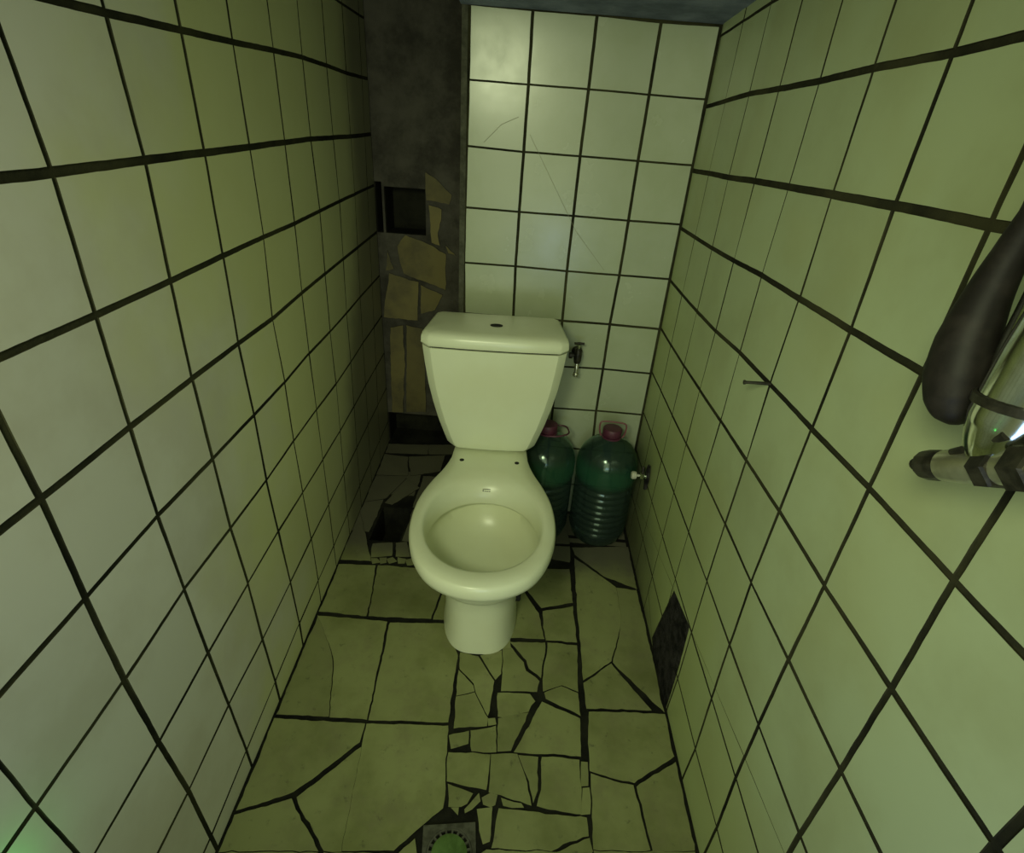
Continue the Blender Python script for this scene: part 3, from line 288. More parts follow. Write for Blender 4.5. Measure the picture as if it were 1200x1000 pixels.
# ------------------------------------------------------------------ mesh helpers
class MB:
    def __init__(self):
        self.v, self.f, self.mi = [], [], []

    def face(self, idx, mi=0):
        self.f.append(tuple(idx))
        self.mi.append(mi)

    def box(self, lo, hi, mi=0):
        b = len(self.v)
        for z in (lo[2], hi[2]):
            for x, y in ((lo[0], lo[1]), (hi[0], lo[1]), (hi[0], hi[1]), (lo[0], hi[1])):
                self.v.append((x, y, z))
        for q in ((3, 2, 1, 0), (4, 5, 6, 7), (0, 1, 5, 4), (1, 2, 6, 5), (2, 3, 7, 6), (3, 0, 4, 7)):
            self.face([b + i for i in q], mi)

    def loft(self, rings, mi=0, cap0=True, cap1=True, closed=True):
        b = len(self.v)
        n = len(rings[0])
        for r in rings:
            self.v.extend(tuple(p) for p in r)
        for i in range(len(rings) - 1):
            for j in range(n if closed else n - 1):
                k = (j + 1) % n
                self.face((b + i * n + j, b + i * n + k, b + (i + 1) * n + k, b + (i + 1) * n + j), mi)
        if cap0:
            self.face([b + j for j in reversed(range(n))], mi)
        if cap1:
            self.face([b + (len(rings) - 1) * n + j for j in range(n)], mi)

    def lathe(self, prof, n=40, axis=None, mi=0, cap0=True, cap1=True):
        rings = [[(r * math.cos(2 * math.pi * j / n), r * math.sin(2 * math.pi * j / n), z) for j in range(n)]
                 for r, z in prof]
        if axis is not None:
            rings = [[axis @ Vector(p) for p in r] for r in rings]
        self.loft(rings, mi, cap0, cap1)

    def tube(self, pts, rad, n=16, mi=0, sub=0):
        pts = [Vector(p) for p in pts]
        rad = list(rad) if hasattr(rad, '__len__') else [rad] * len(pts)
        if sub:
            P, R = [], []
            for i in range(len(pts) - 1):
                p0, p1, p2, p3 = pts[max(i - 1, 0)], pts[i], pts[i + 1], pts[min(i + 2, len(pts) - 1)]
                for s in range(sub):
                    t = s / sub
                    P.append(0.5 * ((2 * p1) + (p2 - p0) * t + (2 * p0 - 5 * p1 + 4 * p2 - p3) * t * t
                                    + (3 * p1 - p0 - 3 * p2 + p3) * t ** 3))
                    R.append(rad[i] + (rad[i + 1] - rad[i]) * t)
            pts, rad = P + [pts[-1]], R + [rad[-1]]
        rings, up = [], None
        for i, p in enumerate(pts):
            d = (pts[min(i + 1, len(pts) - 1)] - pts[max(i - 1, 0)]).normalized()
            if up is None:
                up = d.orthogonal().normalized()
            up = (up - d * up.dot(d)).normalized()
            w = d.cross(up)
            rings.append([p + rad[i] * (math.cos(2 * math.pi * j / n) * up + math.sin(2 * math.pi * j / n) * w)
                          for j in range(n)])
        self.loft(rings, mi)

    def slab(self, poly, to3, gap, depth, h, chamfer, mi=0, tilt=0.0, rough=0.0):
        """A tile: 2D outline (counter-clockwise), shrunk by gap, standing h proud of its bed."""
        p = inset(poly, gap)
        p = ragged(p, rough) if p and rough else p
        q = inset(p, chamfer) if p else None
        if p is None or q is None:
            return
        cx = sum(a for a, _ in q) / len(q)
        cy = sum(b for _, b in q) / len(q)
        ta, tb = random.uniform(-tilt, tilt), random.uniform(-tilt, tilt)
        n = len(p)
        b = len(self.v)
        self.v.extend(to3(a, c, -depth) for a, c in p)
        self.v.extend(to3(a, c, h - chamfer * 0.6) for a, c in p)
        self.v.extend(to3(a, c, h + (a - cx) * ta + (c - cy) * tb) for a, c in q)
        for i in range(2):
            for j in range(n):
                k = (j + 1) % n
                self.face((b + i * n + j, b + i * n + k, b + (i + 1) * n + k, b + (i + 1) * n + j), 0)   # stained edge
        self.face([b + 2 * n + j for j in range(n)], mi)

    def build(self, name, mats, parent=None, smooth=False, angle=None):
        me = bpy.data.meshes.new(name)
        me.from_pydata([tuple(v) for v in self.v], [], self.f)
        for m in (mats if isinstance(mats, (list, tuple)) else [mats]):
            me.materials.append(m)
        for p, mi in zip(me.polygons, self.mi):
            p.material_index = mi
        me.update()
        bm = bmesh.new()
        bm.from_mesh(me)
        bmesh.ops.recalc_face_normals(bm, faces=bm.faces)
        if smooth:
            lim = math.radians(angle or 35)
            for f in bm.faces:
                f.smooth = True
            for e in bm.edges:
                if len(e.link_faces) == 2 and e.calc_face_angle(0) > lim:
                    e.smooth = False
        bm.to_mesh(me)
        bm.free()
        o = bpy.data.objects.new(name, me)
        COL.objects.link(o)
        if parent is not None:
            o.parent = parent
        return o


def inset(poly, d):
    """Shrink a counter-clockwise outline; d is one width or one width per edge."""
    n = len(poly)
    ds = list(d) if hasattr(d, '__len__') else [d] * n
    if hasattr(d, '__len__') and len(ds) != n:
        ds = [ds[0]] * n
    out = []
    for i in range(n):
        a, b, c = Vector(poly[i - 1]), Vector(poly[i]), Vector(poly[(i + 1) % n])
        u, w = (b - a), (c - b)
        if u.length < 1e-6 or w.length < 1e-6:
            return None
        u.normalize()
        w.normalize()
        n1, n2 = Vector((-u.y, u.x)), Vector((-w.y, w.x))
        d1, d2 = ds[i - 1], ds[i]
        den = u.x * w.y - u.y * w.x
        if abs(den) < 0.12:
            p = b + (n1 + n2).normalized() * max(d1, d2)
        else:
            p1, p2 = a + n1 * d1, b + n2 * d2
            t = ((p2.x - p1.x) * w.y - (p2.y - p1.y) * w.x) / den
            p = p1 + u * t
            if (p - b).length > 4 * max(abs(d1), abs(d2)) + 1e-6:
                p = b + (p - b).normalized() * 4 * max(abs(d1), abs(d2))
        out.append((p.x, p.y))
    area = sum(out[i][0] * out[(i + 1) % n][1] - out[(i + 1) % n][0] * out[i][1] for i in range(n))
    return out if area > 2e-5 else None


def ragged(poly, amount, step=0.012):
    """Chipped outline: short edges nudged by a noise that neighbouring pieces share."""
    out = []
    for i in range(len(poly)):
        a, b = Vector(poly[i]), Vector(poly[(i + 1) % len(poly)])
        n = max(1, int((b - a).length / step))
        for s in range(n):
            p = a + (b - a) * (s / n)
            v = noise.noise_vector(Vector((p.x * 55, p.y * 55, 0.3)))
            w = noise.noise_vector(Vector((p.x * 16, p.y * 16, 4.7)))
            out.append((p.x + v.x * amount + w.x * amount, p.y + v.y * amount + w.y * amount))
    return out


def clip(poly, a, b, c):
    """Keep the side a*x + b*y + c >= 0."""
    out = []
    for i in range(len(poly)):
        p, q = poly[i], poly[(i + 1) % len(poly)]
        dp, dq = a * p[0] + b * p[1] + c, a * q[0] + b * q[1] + c
        if dp >= 0:
            out.append(p)
        if dp * dq < 0:
            t = dp / (dp - dq)
            out.append((p[0] + (q[0] - p[0]) * t, p[1] + (q[1] - p[1]) * t))
    return out if len(out) >= 3 else None


def ccw(poly):
    a = sum(poly[i][0] * poly[(i + 1) % len(poly)][1] - poly[(i + 1) % len(poly)][0] * poly[i][1]
            for i in range(len(poly)))
    return list(poly) if a > 0 else list(reversed(poly))


def subtract(poly, hole):
    """Convex outline minus convex hole, as convex pieces."""
    res, rest = [], poly
    h = ccw(hole)
    for i in range(len(h)):
        (x0, y0), (x1, y1) = h[i], h[(i + 1) % len(h)]
        a, b = -(y1 - y0), (x1 - x0)
        c = -(a * x0 + b * y0)
        outp = clip(rest, -a, -b, -c)
        if outp:
            res.append(outp)
        rest = clip(rest, a, b, c)
        if not rest:
            break
    return res


def structure(o):
    o['kind'] = 'structure'
    return o


def tag(o, label, cat, group=None):
    o['label'] = label
    o['category'] = cat
    if group:
        o['group'] = group
    return o


def thing(name, label, cat, loc=(0, 0, 0), rot=0.0, group=None):
    o = bpy.data.objects.new(name, None)
    COL.objects.link(o)
    o.empty_display_size = 0.05
    o.location = loc
    o.rotation_euler = (0, 0, rot)
    return tag(o, label, cat, group)


# ------------------------------------------------------------------ the room shell
Y_FRONT, Z_TOP = -2.40, 2.25
PROUD = 0.0014          # tile faces stand this far proud of the joints


def left3(y, z, h):
    return (LX0 + LSLOPE * y + h, y - LSLOPE * h, z)


def right3(y, z, h):
    return (RSLOPE * y - h, y + RSLOPE * h, z)


def lattice_wall(grid, to3, flip, y_lo, y_hi, z_hi, row_w, col_w, mi, hole=None, mb=None):
    vs = sorted({k[0] for k in grid})
    rs = sorted({k[1] for k in grid})
    for v in vs[:-1]:
        for r in rs[:-1]:
            q = [grid[(v, r + 1)], grid[(v + 1, r + 1)], grid[(v + 1, r)], grid[(v, r)]]
            gaps = [row_w(r + 1), col_w(v + 1), row_w(r), col_w(v)]
            p = inset(ccw(q), gaps if ccw(q) == q else [gaps[i] for i in (2, 1, 0, 3)])
            if p is None:
                continue
            for a, b, c in ((0, 1, -0.004), (0, -1, z_hi), (1, 0, -y_lo), (-1, 0, y_hi)):
                p = clip(p, a, b, c) if p else None
            if not p:
                continue
            pieces = subtract(p, hole) if hole else [p]
            for s in pieces:
                mb.slab(s, to3, 0.0, PROUD + 0.002, 0.0, 0.0006, mi, 0.006, 0.0005)


LEFT_ROW = {0: .0042, 1: .0050, 2: .0040, 3: .0042, 4: .0034, 5: .0030, 6: .0028, 7: .0028, 8: .0026}
RIGHT_ROW = {1: .0042, 2: .0050, 3: .0042, 4: .0038, 5: .0036, 6: .0030, 7: .0028}
mb = MB()
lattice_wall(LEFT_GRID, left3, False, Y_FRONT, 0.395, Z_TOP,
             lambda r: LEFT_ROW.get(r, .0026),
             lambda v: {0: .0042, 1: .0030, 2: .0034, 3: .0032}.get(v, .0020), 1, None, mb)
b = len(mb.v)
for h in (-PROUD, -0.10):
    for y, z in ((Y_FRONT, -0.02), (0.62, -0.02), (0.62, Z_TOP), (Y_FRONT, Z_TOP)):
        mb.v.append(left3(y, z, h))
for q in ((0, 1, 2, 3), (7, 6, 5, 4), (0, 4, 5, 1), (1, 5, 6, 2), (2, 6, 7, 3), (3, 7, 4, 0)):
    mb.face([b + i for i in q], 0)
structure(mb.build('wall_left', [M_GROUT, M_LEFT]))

mb = MB()
hole = WALL_HOLE
lattice_wall(RIGHT_GRID, right3, True, Y_FRONT, -0.003, Z_TOP,
             lambda r: RIGHT_ROW.get(r, .0024),
             lambda v: {-3: .0040, -2: .0036, -1: .0032, 0: .0028, 1: .0022}.get(v, .0015), 1, hole, mb)
b = len(mb.v)
for h in (-PROUD, -0.10):
    for y, z in ((Y_FRONT, -0.02), (0.0, -0.02), (0.0, Z_TOP), (Y_FRONT, Z_TOP)):
        mb.v.append(right3(y, z, h))
for q in ((0, 1, 2, 3), (7, 6, 5, 4), (0, 4, 5, 1), (1, 5, 6, 2), (2, 6, 7, 3), (3, 7, 4, 0)):
    mb.face([b + i for i in q], 0)
# crumbled mortar showing where a tile has broken away
hp = ccw(WALL_HOLE)
hc = (sum(a for a, _ in hp) / len(hp), sum(c for _, c in hp) / len(hp))
rings = []
for t in (1.0, 0.8, 0.55, 0.3):
    ring = []
    for i in range(len(hp)):
        for s in range(4):
            a = hp[i][0] + (hp[(i + 1) % len(hp)][0] - hp[i][0]) * s / 4
            c = hp[i][1] + (hp[(i + 1) % len(hp)][1] - hp[i][1]) * s / 4
            ring.append(right3(hc[0] + (a - hc[0]) * t, max(hc[1] + (c - hc[1]) * t, 0.0),
                               -0.0012 + (0 if t == 1.0 else random.uniform(0.0002, 0.0030))))
    rings.append(ring)
mb.loft(rings, 2, False, True)
structure(mb.build('wall_right', [M_GROUT, M_RIGHT, M_RUBBLE]))

# tiled pier at the back
mb = MB()


def back3(x, z, h):
    return (x, -h, z)


PIER_L = -0.618
mb.box((PIER_L, PROUD, -0.02), (0.02, 0.42, BACK_GRID[(0, 0)][1] + 0.02), 0)
mb.box((PIER_L, 0.001, -0.01), (-0.603, 0.02, BACK_GRID[(4, 0)][1] + 0.01), 2)
BACK_ROW = {1: .0017, 2: .0020, 3: .0022, 4: .0023, 5: .0030, 6: .0025, 7: .0026, 8: .0030}
for c in range(4):
    for r in range(10):
        q = ccw([BACK_GRID[(c, r)], BACK_GRID[(c + 1, r)], BACK_GRID[(c + 1, r + 1)], BACK_GRID[(c, r + 1)]])
        p = inset(q, 0.0)
        # widen the joints row by row, column joints a little heavier
        xs = sorted(a for a, _ in q)
        q2 = []
        for a, z in q:
            top = z > sum(w for _, w in q) / 4
            rightside = a > sum(w for w, _ in q) / 4
            dz = BACK_ROW.get(r if top else r + 1, .0015)
            q2.append((a + (-.0034 if rightside else .0034), z + (-dz if top else dz)))
        q2 = clip(clip(q2, 0, 1, -0.004), -1, 0, -0.0065) if clip(q2, 0, 1, -0.004) else None
        if q2:
            mb.slab(q2, back3, 0.0, PROUD + 0.002, 0.0, 0.0006, 1, 0.006, 0.0004)
for line, w in zip(CRACKS, (0.0005, 0.0004)):
    for (x0, z0), (x1, z1) in zip(line, line[1:]):
        d = Vector((x1 - x0, z1 - z0)).normalized()
        nx, nz = -d.y * w, d.x * w
        b = len(mb.v)
        for yy in (-0.0011, 0.001):
            mb.v += [(x0 + nx, yy, z0 + nz), (x1 + nx, yy, z1 + nz), (x1 - nx, yy, z1 - nz), (x0 - nx, yy, z0 - nz)]
        for f in ((0, 1, 2, 3), (7, 6, 5, 4), (0, 4, 5, 1), (1, 5, 6, 2), (2, 6, 7, 3), (3, 7, 4, 0)):
            mb.face([b + i for i in f], 3)
M_CRACK = plain('hairline_crack', (0.22, 0.22, 0.13), 0.8)
structure(mb.build('wall_back', [M_GROUT, M_BACK, M_PLASTER, M_CRACK]))

# the alcove left of the pier: bare mortar with a square niche and old tile shards
mb = MB()
YB = 0.403
xs = [-1.06, -0.972, -0.948, -0.940, -0.795, -0.60]
zs = [-0.02, 0.140, 0.872, 1.026, 1.040, Z_TOP]


def is_hole(x, z):
    return ((-0.940 < x < -0.795 and 0.872 < z < 1.026) or (-0.972 < x < -0.948 and 0.872 < z < 1.040)
            or (-0.972 < x < -0.60 and z < 0.140))


for i in range(5):
    for j in range(5):
        if not is_hole((xs[i] + xs[i + 1]) / 2, (zs[j] + zs[j + 1]) / 2):
            mb.box((xs[i], YB, zs[j]), (xs[i + 1], YB + 0.14, zs[j + 1]), 0)
            mb.box((xs[i] - 0.0005, YB + 0.012, zs[j] - 0.0005), (xs[i + 1] + 0.0005, YB + 0.139, zs[j + 1] + 0.0005), 2)  # sides and backs of the openings coloured black in place of their shade
mb.box((-1.06, YB + 0.12, -0.02), (-0.58, YB + 0.20, Z_TOP), 2)
for s in RECESS_SHARDS:
    mb.slab(ccw(s), lambda x, z, h: (x, YB - h, z), 0.0012, 0.002, 0.005, 0.001, 1, 0.01, 0.003)
structure(mb.build('wall_alcove', [M_MORTAR, M_SHARD, M_GROUT_HOLE_SHADE]))

# floor: broken tiles set in black grout, with an open pit by the alcove
mb = MB()
px0, px1, py0, py1 = -0.877, -0.775, -0.235, -0.055
ZF = -0.0035
xs, ys = [-1.10, px0, px1, 0.14], [Y_FRONT, py0, py1, 0.62]
for i in range(3):
    for j in range(3):
        if (i, j) != (1, 1):
            mb.box((xs[i], ys[j], -0.16), (xs[i + 1], ys[j + 1], ZF), 0)
mb.box((px0, py0, -0.16), (px1, py1, -0.13), 0)


def floor3(x, y, h):
    return (x, y, h)


for s in FLOOR_SHARDS:
    cx = sum(p[0] for p in s) / len(s)
    cy = sum(p[1] for p in s) / len(s)
    grow = 0.0026 if cx > -0.26 or (cy > -0.34 and cx < -0.6) else (0.0017 if cx < -0.58 else 0.0013)
    if cy > -0.34 and cx < -0.6:
        grow = 0.0042
    s = [(RSLOPE * y - 0.0085 if x > RSLOPE * y - 0.04 else (LX0 + LSLOPE * y + 0.006 if x < LX0 + LSLOPE * y + 0.06 else x), y) for x, y in s]
    mb.slab(clip(clip(s, -1, RSLOPE, -0.003), 1, 0, 1.2), floor3, -grow, 0.005, 0.0, 0.0005, 1, 0.004, 0.0026)
for q in ([(-0.775, -0.05), (-0.61, -0.05), (-0.61, 0.16), (-0.775, 0.16)], [(-0.77, -0.23), (-0.60, -0.23), (-0.60, -0.055), (-0.77, -0.055)],
          [(-0.96, 0.02), (-0.78, 0.02), (-0.78, 0.18), (-0.96, 0.18)], [(-0.955, -0.20), (-0.885, -0.20), (-0.885, 0.01), (-0.955, 0.01)]):
    mb.slab(q, floor3, 0.002, 0.005, -0.002, 0.0005, 1, 0.004, 0.0026)
for x in (-0.56, -0.41, -0.26, -0.11):
    for y in (-0.14, 0.01):
        q = [(x, y - 0.14), (min(x + 0.145, -0.004), y - 0.14), (min(x + 0.145, -0.004), min(y, -0.004)), (x, min(y, -0.004))]
        if y < 0 or True:
            q = clip(q, 0, 1, 0.168)
            if q:
                mb.slab(q, floor3, 0.002, 0.005, -0.001, 0.001, 1, 0.004)
for q in ([(-0.52, -1.50), (-0.30, -1.50), (-0.30, -1.155), (-0.52, -1.155)], [(-0.295, -1.50), (-0.01, -1.50), (-0.01, -1.115), (-0.295, -1.115)],
          [(-0.90, -1.50), (-0.525, -1.50), (-0.525, -1.16), (-0.90, -1.16)]):
    mb.slab(q, floor3, 0.0, 0.005, -0.0015, 0.0005, 1, 0.002, 0.0026)
for i in range(3):
    for j in range(3):
        x, y = -0.86 + i * 0.29, -2.38 + j * 0.29
        mb.slab([(x, y), (x + 0.285, y), (x + 0.285, y + 0.285), (x, y + 0.285)], floor3, 0.002, 0.005, 0.0, 0.001, 1, 0.004)
structure(mb.build('floor', [M_GROUT_HOLE_SHADE, M_FLOOR]))

# low concrete soffit over the toilet, rising to the ceiling nearer the door
mb = MB()
prof = [(0.62, 1.480), (0.0, 1.472), (-0.55, 1.50), (-0.55, Z_TOP), (Y_FRONT, Z_TOP), (Y_FRONT, Z_TOP + 0.1), (0.62, Z_TOP + 0.1)]
prof = [(0.0, 1.472), (-0.55, 1.50), (-0.55, Z_TOP), (Y_FRONT - 0.1, Z_TOP), (Y_FRONT - 0.1, Z_TOP + 0.1), (0.62, Z_TOP + 0.1), (0.62, 1.9), (0.0, 1.9)]
mb.loft([[(x, y, z + (0.012 * (-x) if z < 1.6 else 0)) for y, z in prof] for x in (-0.62, 0.06)], 0)
mb.box((-1.10, -0.02, 2.05), (-0.62, 0.62, Z_TOP + 0.1), 0)
mb.box((-1.10, Y_FRONT - 0.1, Z_TOP), (-0.62, -0.02, Z_TOP + 0.1), 0)
structure(mb.build('ceiling', M_CONC))

# front wall with the open doorway the light comes through
mb = MB()
mb.box((-1.10, Y_FRONT - 0.1, -0.02), (-0.92, Y_FRONT, Z_TOP), 0)
mb.box((-0.06, Y_FRONT - 0.1, -0.02), (0.14, Y_FRONT, Z_TOP), 0)
mb.box((-0.92, Y_FRONT - 0.1, 2.15), (-0.06, Y_FRONT, Z_TOP), 0)
structure(mb.build('wall_front', M_PLASTER))

# ------------------------------------------------------------------ toilet
T = thing('toilet', 'cream porcelain close-coupled toilet without a seat, standing on the cracked floor', 'toilet',
          (-0.485, -0.20, 0.0), math.radians(2.3))


def P(X, D, z):                        # D runs forward from the cistern
    return (X, -D, z)


def polar(outline, c, n=96):
    """Sample a half outline [(X, D)...] (rear to front) mirrored left/right, seen from (0, c)."""
    full = [(x, d) for x, d in outline] + [(-x, d) for x, d in reversed(outline) if x > 1e-6]
    out = []
    for k in range(n):
        th = 2 * math.pi * k / n
        dx, dd = math.sin(th), -math.cos(th)
        best = 0
        for i in range(len(full)):
            (x0, d0), (x1, d1) = full[i], full[(i + 1) % len(full)]
            ex, ed = x1 - x0, d1 - d0
            den = dx * ed - dd * ex
            if abs(den) < 1e-9:
                continue
            t = ((x0) * ed - (d0 - c) * ex) / den
            s = (x0 * dd - (d0 - c) * dx) / den
            if t > best and -1e-6 <= s <= 1 + 1e-6:
                best = t
        out.append((dx * best, c + dd * best))
    return out


def smooth_half(pts, sub=8):
    P_ = [Vector(p) for p in pts]
    P_ = [Vector((-P_[1].x, P_[1].y))] + P_ + [Vector((-P_[-2].x, P_[-2].y))]
    out = []
    for i in range(1, len(P_) - 2):
        for s in range(sub):
            t = s / sub
            p0, p1, p2, p3 = P_[i - 1], P_[i], P_[i + 1], P_[i + 2]
            q = 0.5 * ((2 * p1) + (p2 - p0) * t + (2 * p0 - 5 * p1 + 4 * p2 - p3) * t * t + (3 * p1 - p0 - 3 * p2 + p3) * t ** 3)
            out.append((max(q.x, 0), q.y))
    out.append(tuple(pts[-1]))
    return out


PEAR = [(0.0, -0.02), (0.09, -0.02), (0.107, 0.0), (0.108, 0.06), (0.113, 0.105), (0.128, 0.16), (0.151, 0.22),
        (0.170, 0.29), (0.1765, 0.365), (0.170, 0.435), (0.148, 0.503), (0.112, 0.555), (0.060, 0.587), (0.0, 0.598)]
pear = smooth_half(PEAR)


def oval(hw, front, back, mid, e=2.0):
    h = []
    for k in range(33):
        a = math.pi * k / 32
        s, c = math.sin(a), -math.cos(a)
        d = mid + (c * (mid - back) if c < 0 else c * (front - mid))
        h.append((hw * abs(s) ** (2 / e), d))
    return h


def scaled(outline, f, c, lat=None):
    return [(x * (lat or f), c + (d - c) * f) for x, d in outline]


CT = 0.36


def ring(outline, z, c=CT):
    return [P(x, d, z) for x, d in polar(outline, c)]


def blend(o1, o2, t, z, c=CT):
    a, b_ = polar(o1, c), polar(o2, c)
    return [P(x0 + (x1 - x0) * t, d0 + (d1 - d0) * t, z) for (x0, d0), (x1, d1) in zip(a, b_)]


foot = oval(0.104, 0.443, 0.02, 0.30, 3.0)
waist = oval(0.099, 0.440, 0.03, 0.30, 2.8)
inner = oval(0.141, 0.540, 0.200, 0.380, 2.15)
mb = MB()
outer_rings = [
    ring(foot, 0.0), ring(foot, 0.012), ring(waist, 0.05), ring(waist, 0.14),
    ring(oval(0.101, 0.446, 0.03, 0.30, 2.7), 0.19), ring(oval(0.112, 0.466, 0.02, 0.31, 2.5), 0.23),
    blend(oval(0.118, 0.480, 0.02, 0.32, 2.3), pear, 0.16, 0.262), blend(oval(0.118, 0.480, 0.02, 0.32, 2.3), pear, 0.36, 0.295),
    blend(waist, pear, 0.64, 0.325), blend(waist, pear, 0.84, 0.345), ring(scaled(pear, 0.982, CT), 0.360), ring(pear, 0.372), ring(pear, 0.386),
    ring(scaled(pear, 0.988, CT), 0.395), ring(scaled(pear, 0.965, CT), 0.4005)]
rim_rings = [blend(pear, inner, 0.55, 0.4015), blend(pear, inner, 0.80, 0.4005), blend(pear, inner, 0.94, 0.397), ring(inner, 0.390),
             ring(oval(0.139, 0.535, 0.212, 0.385, 2.15), 0.375), ring(oval(0.137, 0.531, 0.232, 0.385, 2.15), 0.345), ring(oval(0.138, 0.532, 0.231, 0.385, 2.15), 0.339),
             ring(oval(0.143, 0.540, 0.224, 0.385, 2.15), 0.336), ring(scaled(inner, 1.01, 0.385), 0.320), ring(scaled(inner, 0.95, 0.385), 0.290),
             ring(scaled(inner, 0.84, 0.38), 0.262), ring(scaled(inner, 0.66, 0.375), 0.242),
             ring(scaled(inner, 0.42, 0.365), 0.232), ring(scaled(inner, 0.18, 0.36), 0.229)]
mb.loft(outer_rings + rim_rings, 0, True, True)
mb.build('bowl', M_PORC, T, True, 60)

# cistern: flared body with chamfered front edges
TANK = [(0.402, 0.108, 0.052), (0.408, 0.121, 0.062), (0.420, 0.129, 0.068), (0.45, 0.138, 0.074), (0.50, 0.152, 0.084),
        (0.56, 0.1655, 0.094), (0.62, 0.176, 0.104), (0.68, 0.183, 0.112), (0.733, 0.1875, 0.119)]


def tank_ring(w, f, z, back=-0.065, c=0.020, r=0.012, s=1.35, taper=0.0):
    pts = [(w - r - taper, back), (w - taper, back + r), (w - taper * 0.3, f * 0.4), (w, f - c * s - 0.006), (w - 0.0015, f - c * s + 0.004), (w - c + 0.003, f - 0.006), (w - c - 0.004, f - 0.001),
           (w * 0.4, f + 0.003), (0, f + 0.004)]
    full = pts + [(-x, d) for x, d in reversed(pts[:-1])]
    return [P(x, d, z) for x, d in full]


mb = MB()
mb.loft([tank_ring(w, f, z) for z, w, f in TANK], 0)
mb.build('cistern', M_PORC, T, True, 24)
mb = MB()
LW, LF = 0.1905, 0.124
mb.loft([tank_ring(LW - 0.002, LF - 0.002, 0.7385, -0.070, taper=0.014), tank_ring(LW, LF, 0.743, -0.072, taper=0.014),
         tank_ring(LW - 0.001, LF - 0.001, 0.758, -0.072, taper=0.014), tank_ring(LW - 0.004, LF - 0.005, 0.766, -0.070, taper=0.014),
         tank_ring(LW - 0.010, LF - 0.013, 0.7715, -0.066, taper=0.014), tank_ring(LW - 0.03, LF - 0.034, 0.774, -0.052, taper=0.014),
         tank_ring(LW * 0.5, LF * 0.3, 0.776, -0.02, taper=0.014)], 0)
lid = mb.build('cistern_lid', M_PORC, T, True, 30)
mb = MB()
mb.loft([tank_ring(LW - 0.008, LF - 0.010, 0.7325, -0.060), tank_ring(LW - 0.008, LF - 0.010, 0.739, -0.060)], 0)
mb.build('lid_gap_shade', M_HOLE, lid)  # black strip stands in for the shade between lid and cistern
mb = MB()
mb.lathe([(0.0165, -0.003), (0.0165, 0.0012), (0.0145, 0.0018), (0.0125, 0.0010), (0.0001, 0.0008)], 28,
         Matrix.Translation(P(0.0, 0.040, 0.7765)) @ Matrix.Diagonal((1, 0.62, 1, 1)), 0)
btn = mb.build('flush_button_hole', M_HOLE, lid, True)
btn['label'] = 'dark oval flush button hole'
for s in (-1, 1):
    mb = MB()
    mb.lathe([(0.0065, -0.004), (0.0065, 0.0012), (0.0045, 0.0016), (0.0001, 0.0012)], 16, Matrix.Translation(P(0.078 * s, 0.117, 0.4012)), 0)
    h = mb.build('seat_bolt_hole', M_HOLE, T, True)
    h['label'] = 'small dark seat bolt hole'
for s in (1,):
    mb = MB()
    mb.lathe([(0.013, -0.006), (0.013, 0.004), (0.009, 0.007)], 16,
             Matrix.Translation(P(0.103 * s, 0.325, 0.098)) @ Matrix.Rotation(s * math.pi / 2, 4, 'Y'), 0)
    h = mb.build('fixing_bolt', M_HOLE, T, True)
    h['label'] = 'black fixing bolt in the side of the foot'
# tiny printed maker's mark on the inner back of the bowl
mb = MB()
for i, (x, w, hgt) in enumerate(((-0.010, 0.004, 0.004), (-0.005, 0.003, 0.0028), (-0.001, 0.0028, 0.0028), (0.003, 0.003, 0.0028), (0.0075, 0.004, 0.0028))):
    d0 = 0.2165
    mb.box((x - w * 0.40, -d0, 0.3675), (x + w * 0.40, -d0 + 0.010, 0.3675 + hgt * 1.2))
mb.box((-0.012, -0.2140, 0.3738), (0.010, -0.2040, 0.3750))
mb.box((-0.006, -0.2195, 0.3628), (0.006, -0.2095, 0.3640))
mk = mb.build('printed_mark', M_PRINT, T)
mk['label'] = 'tiny dark printed mark'


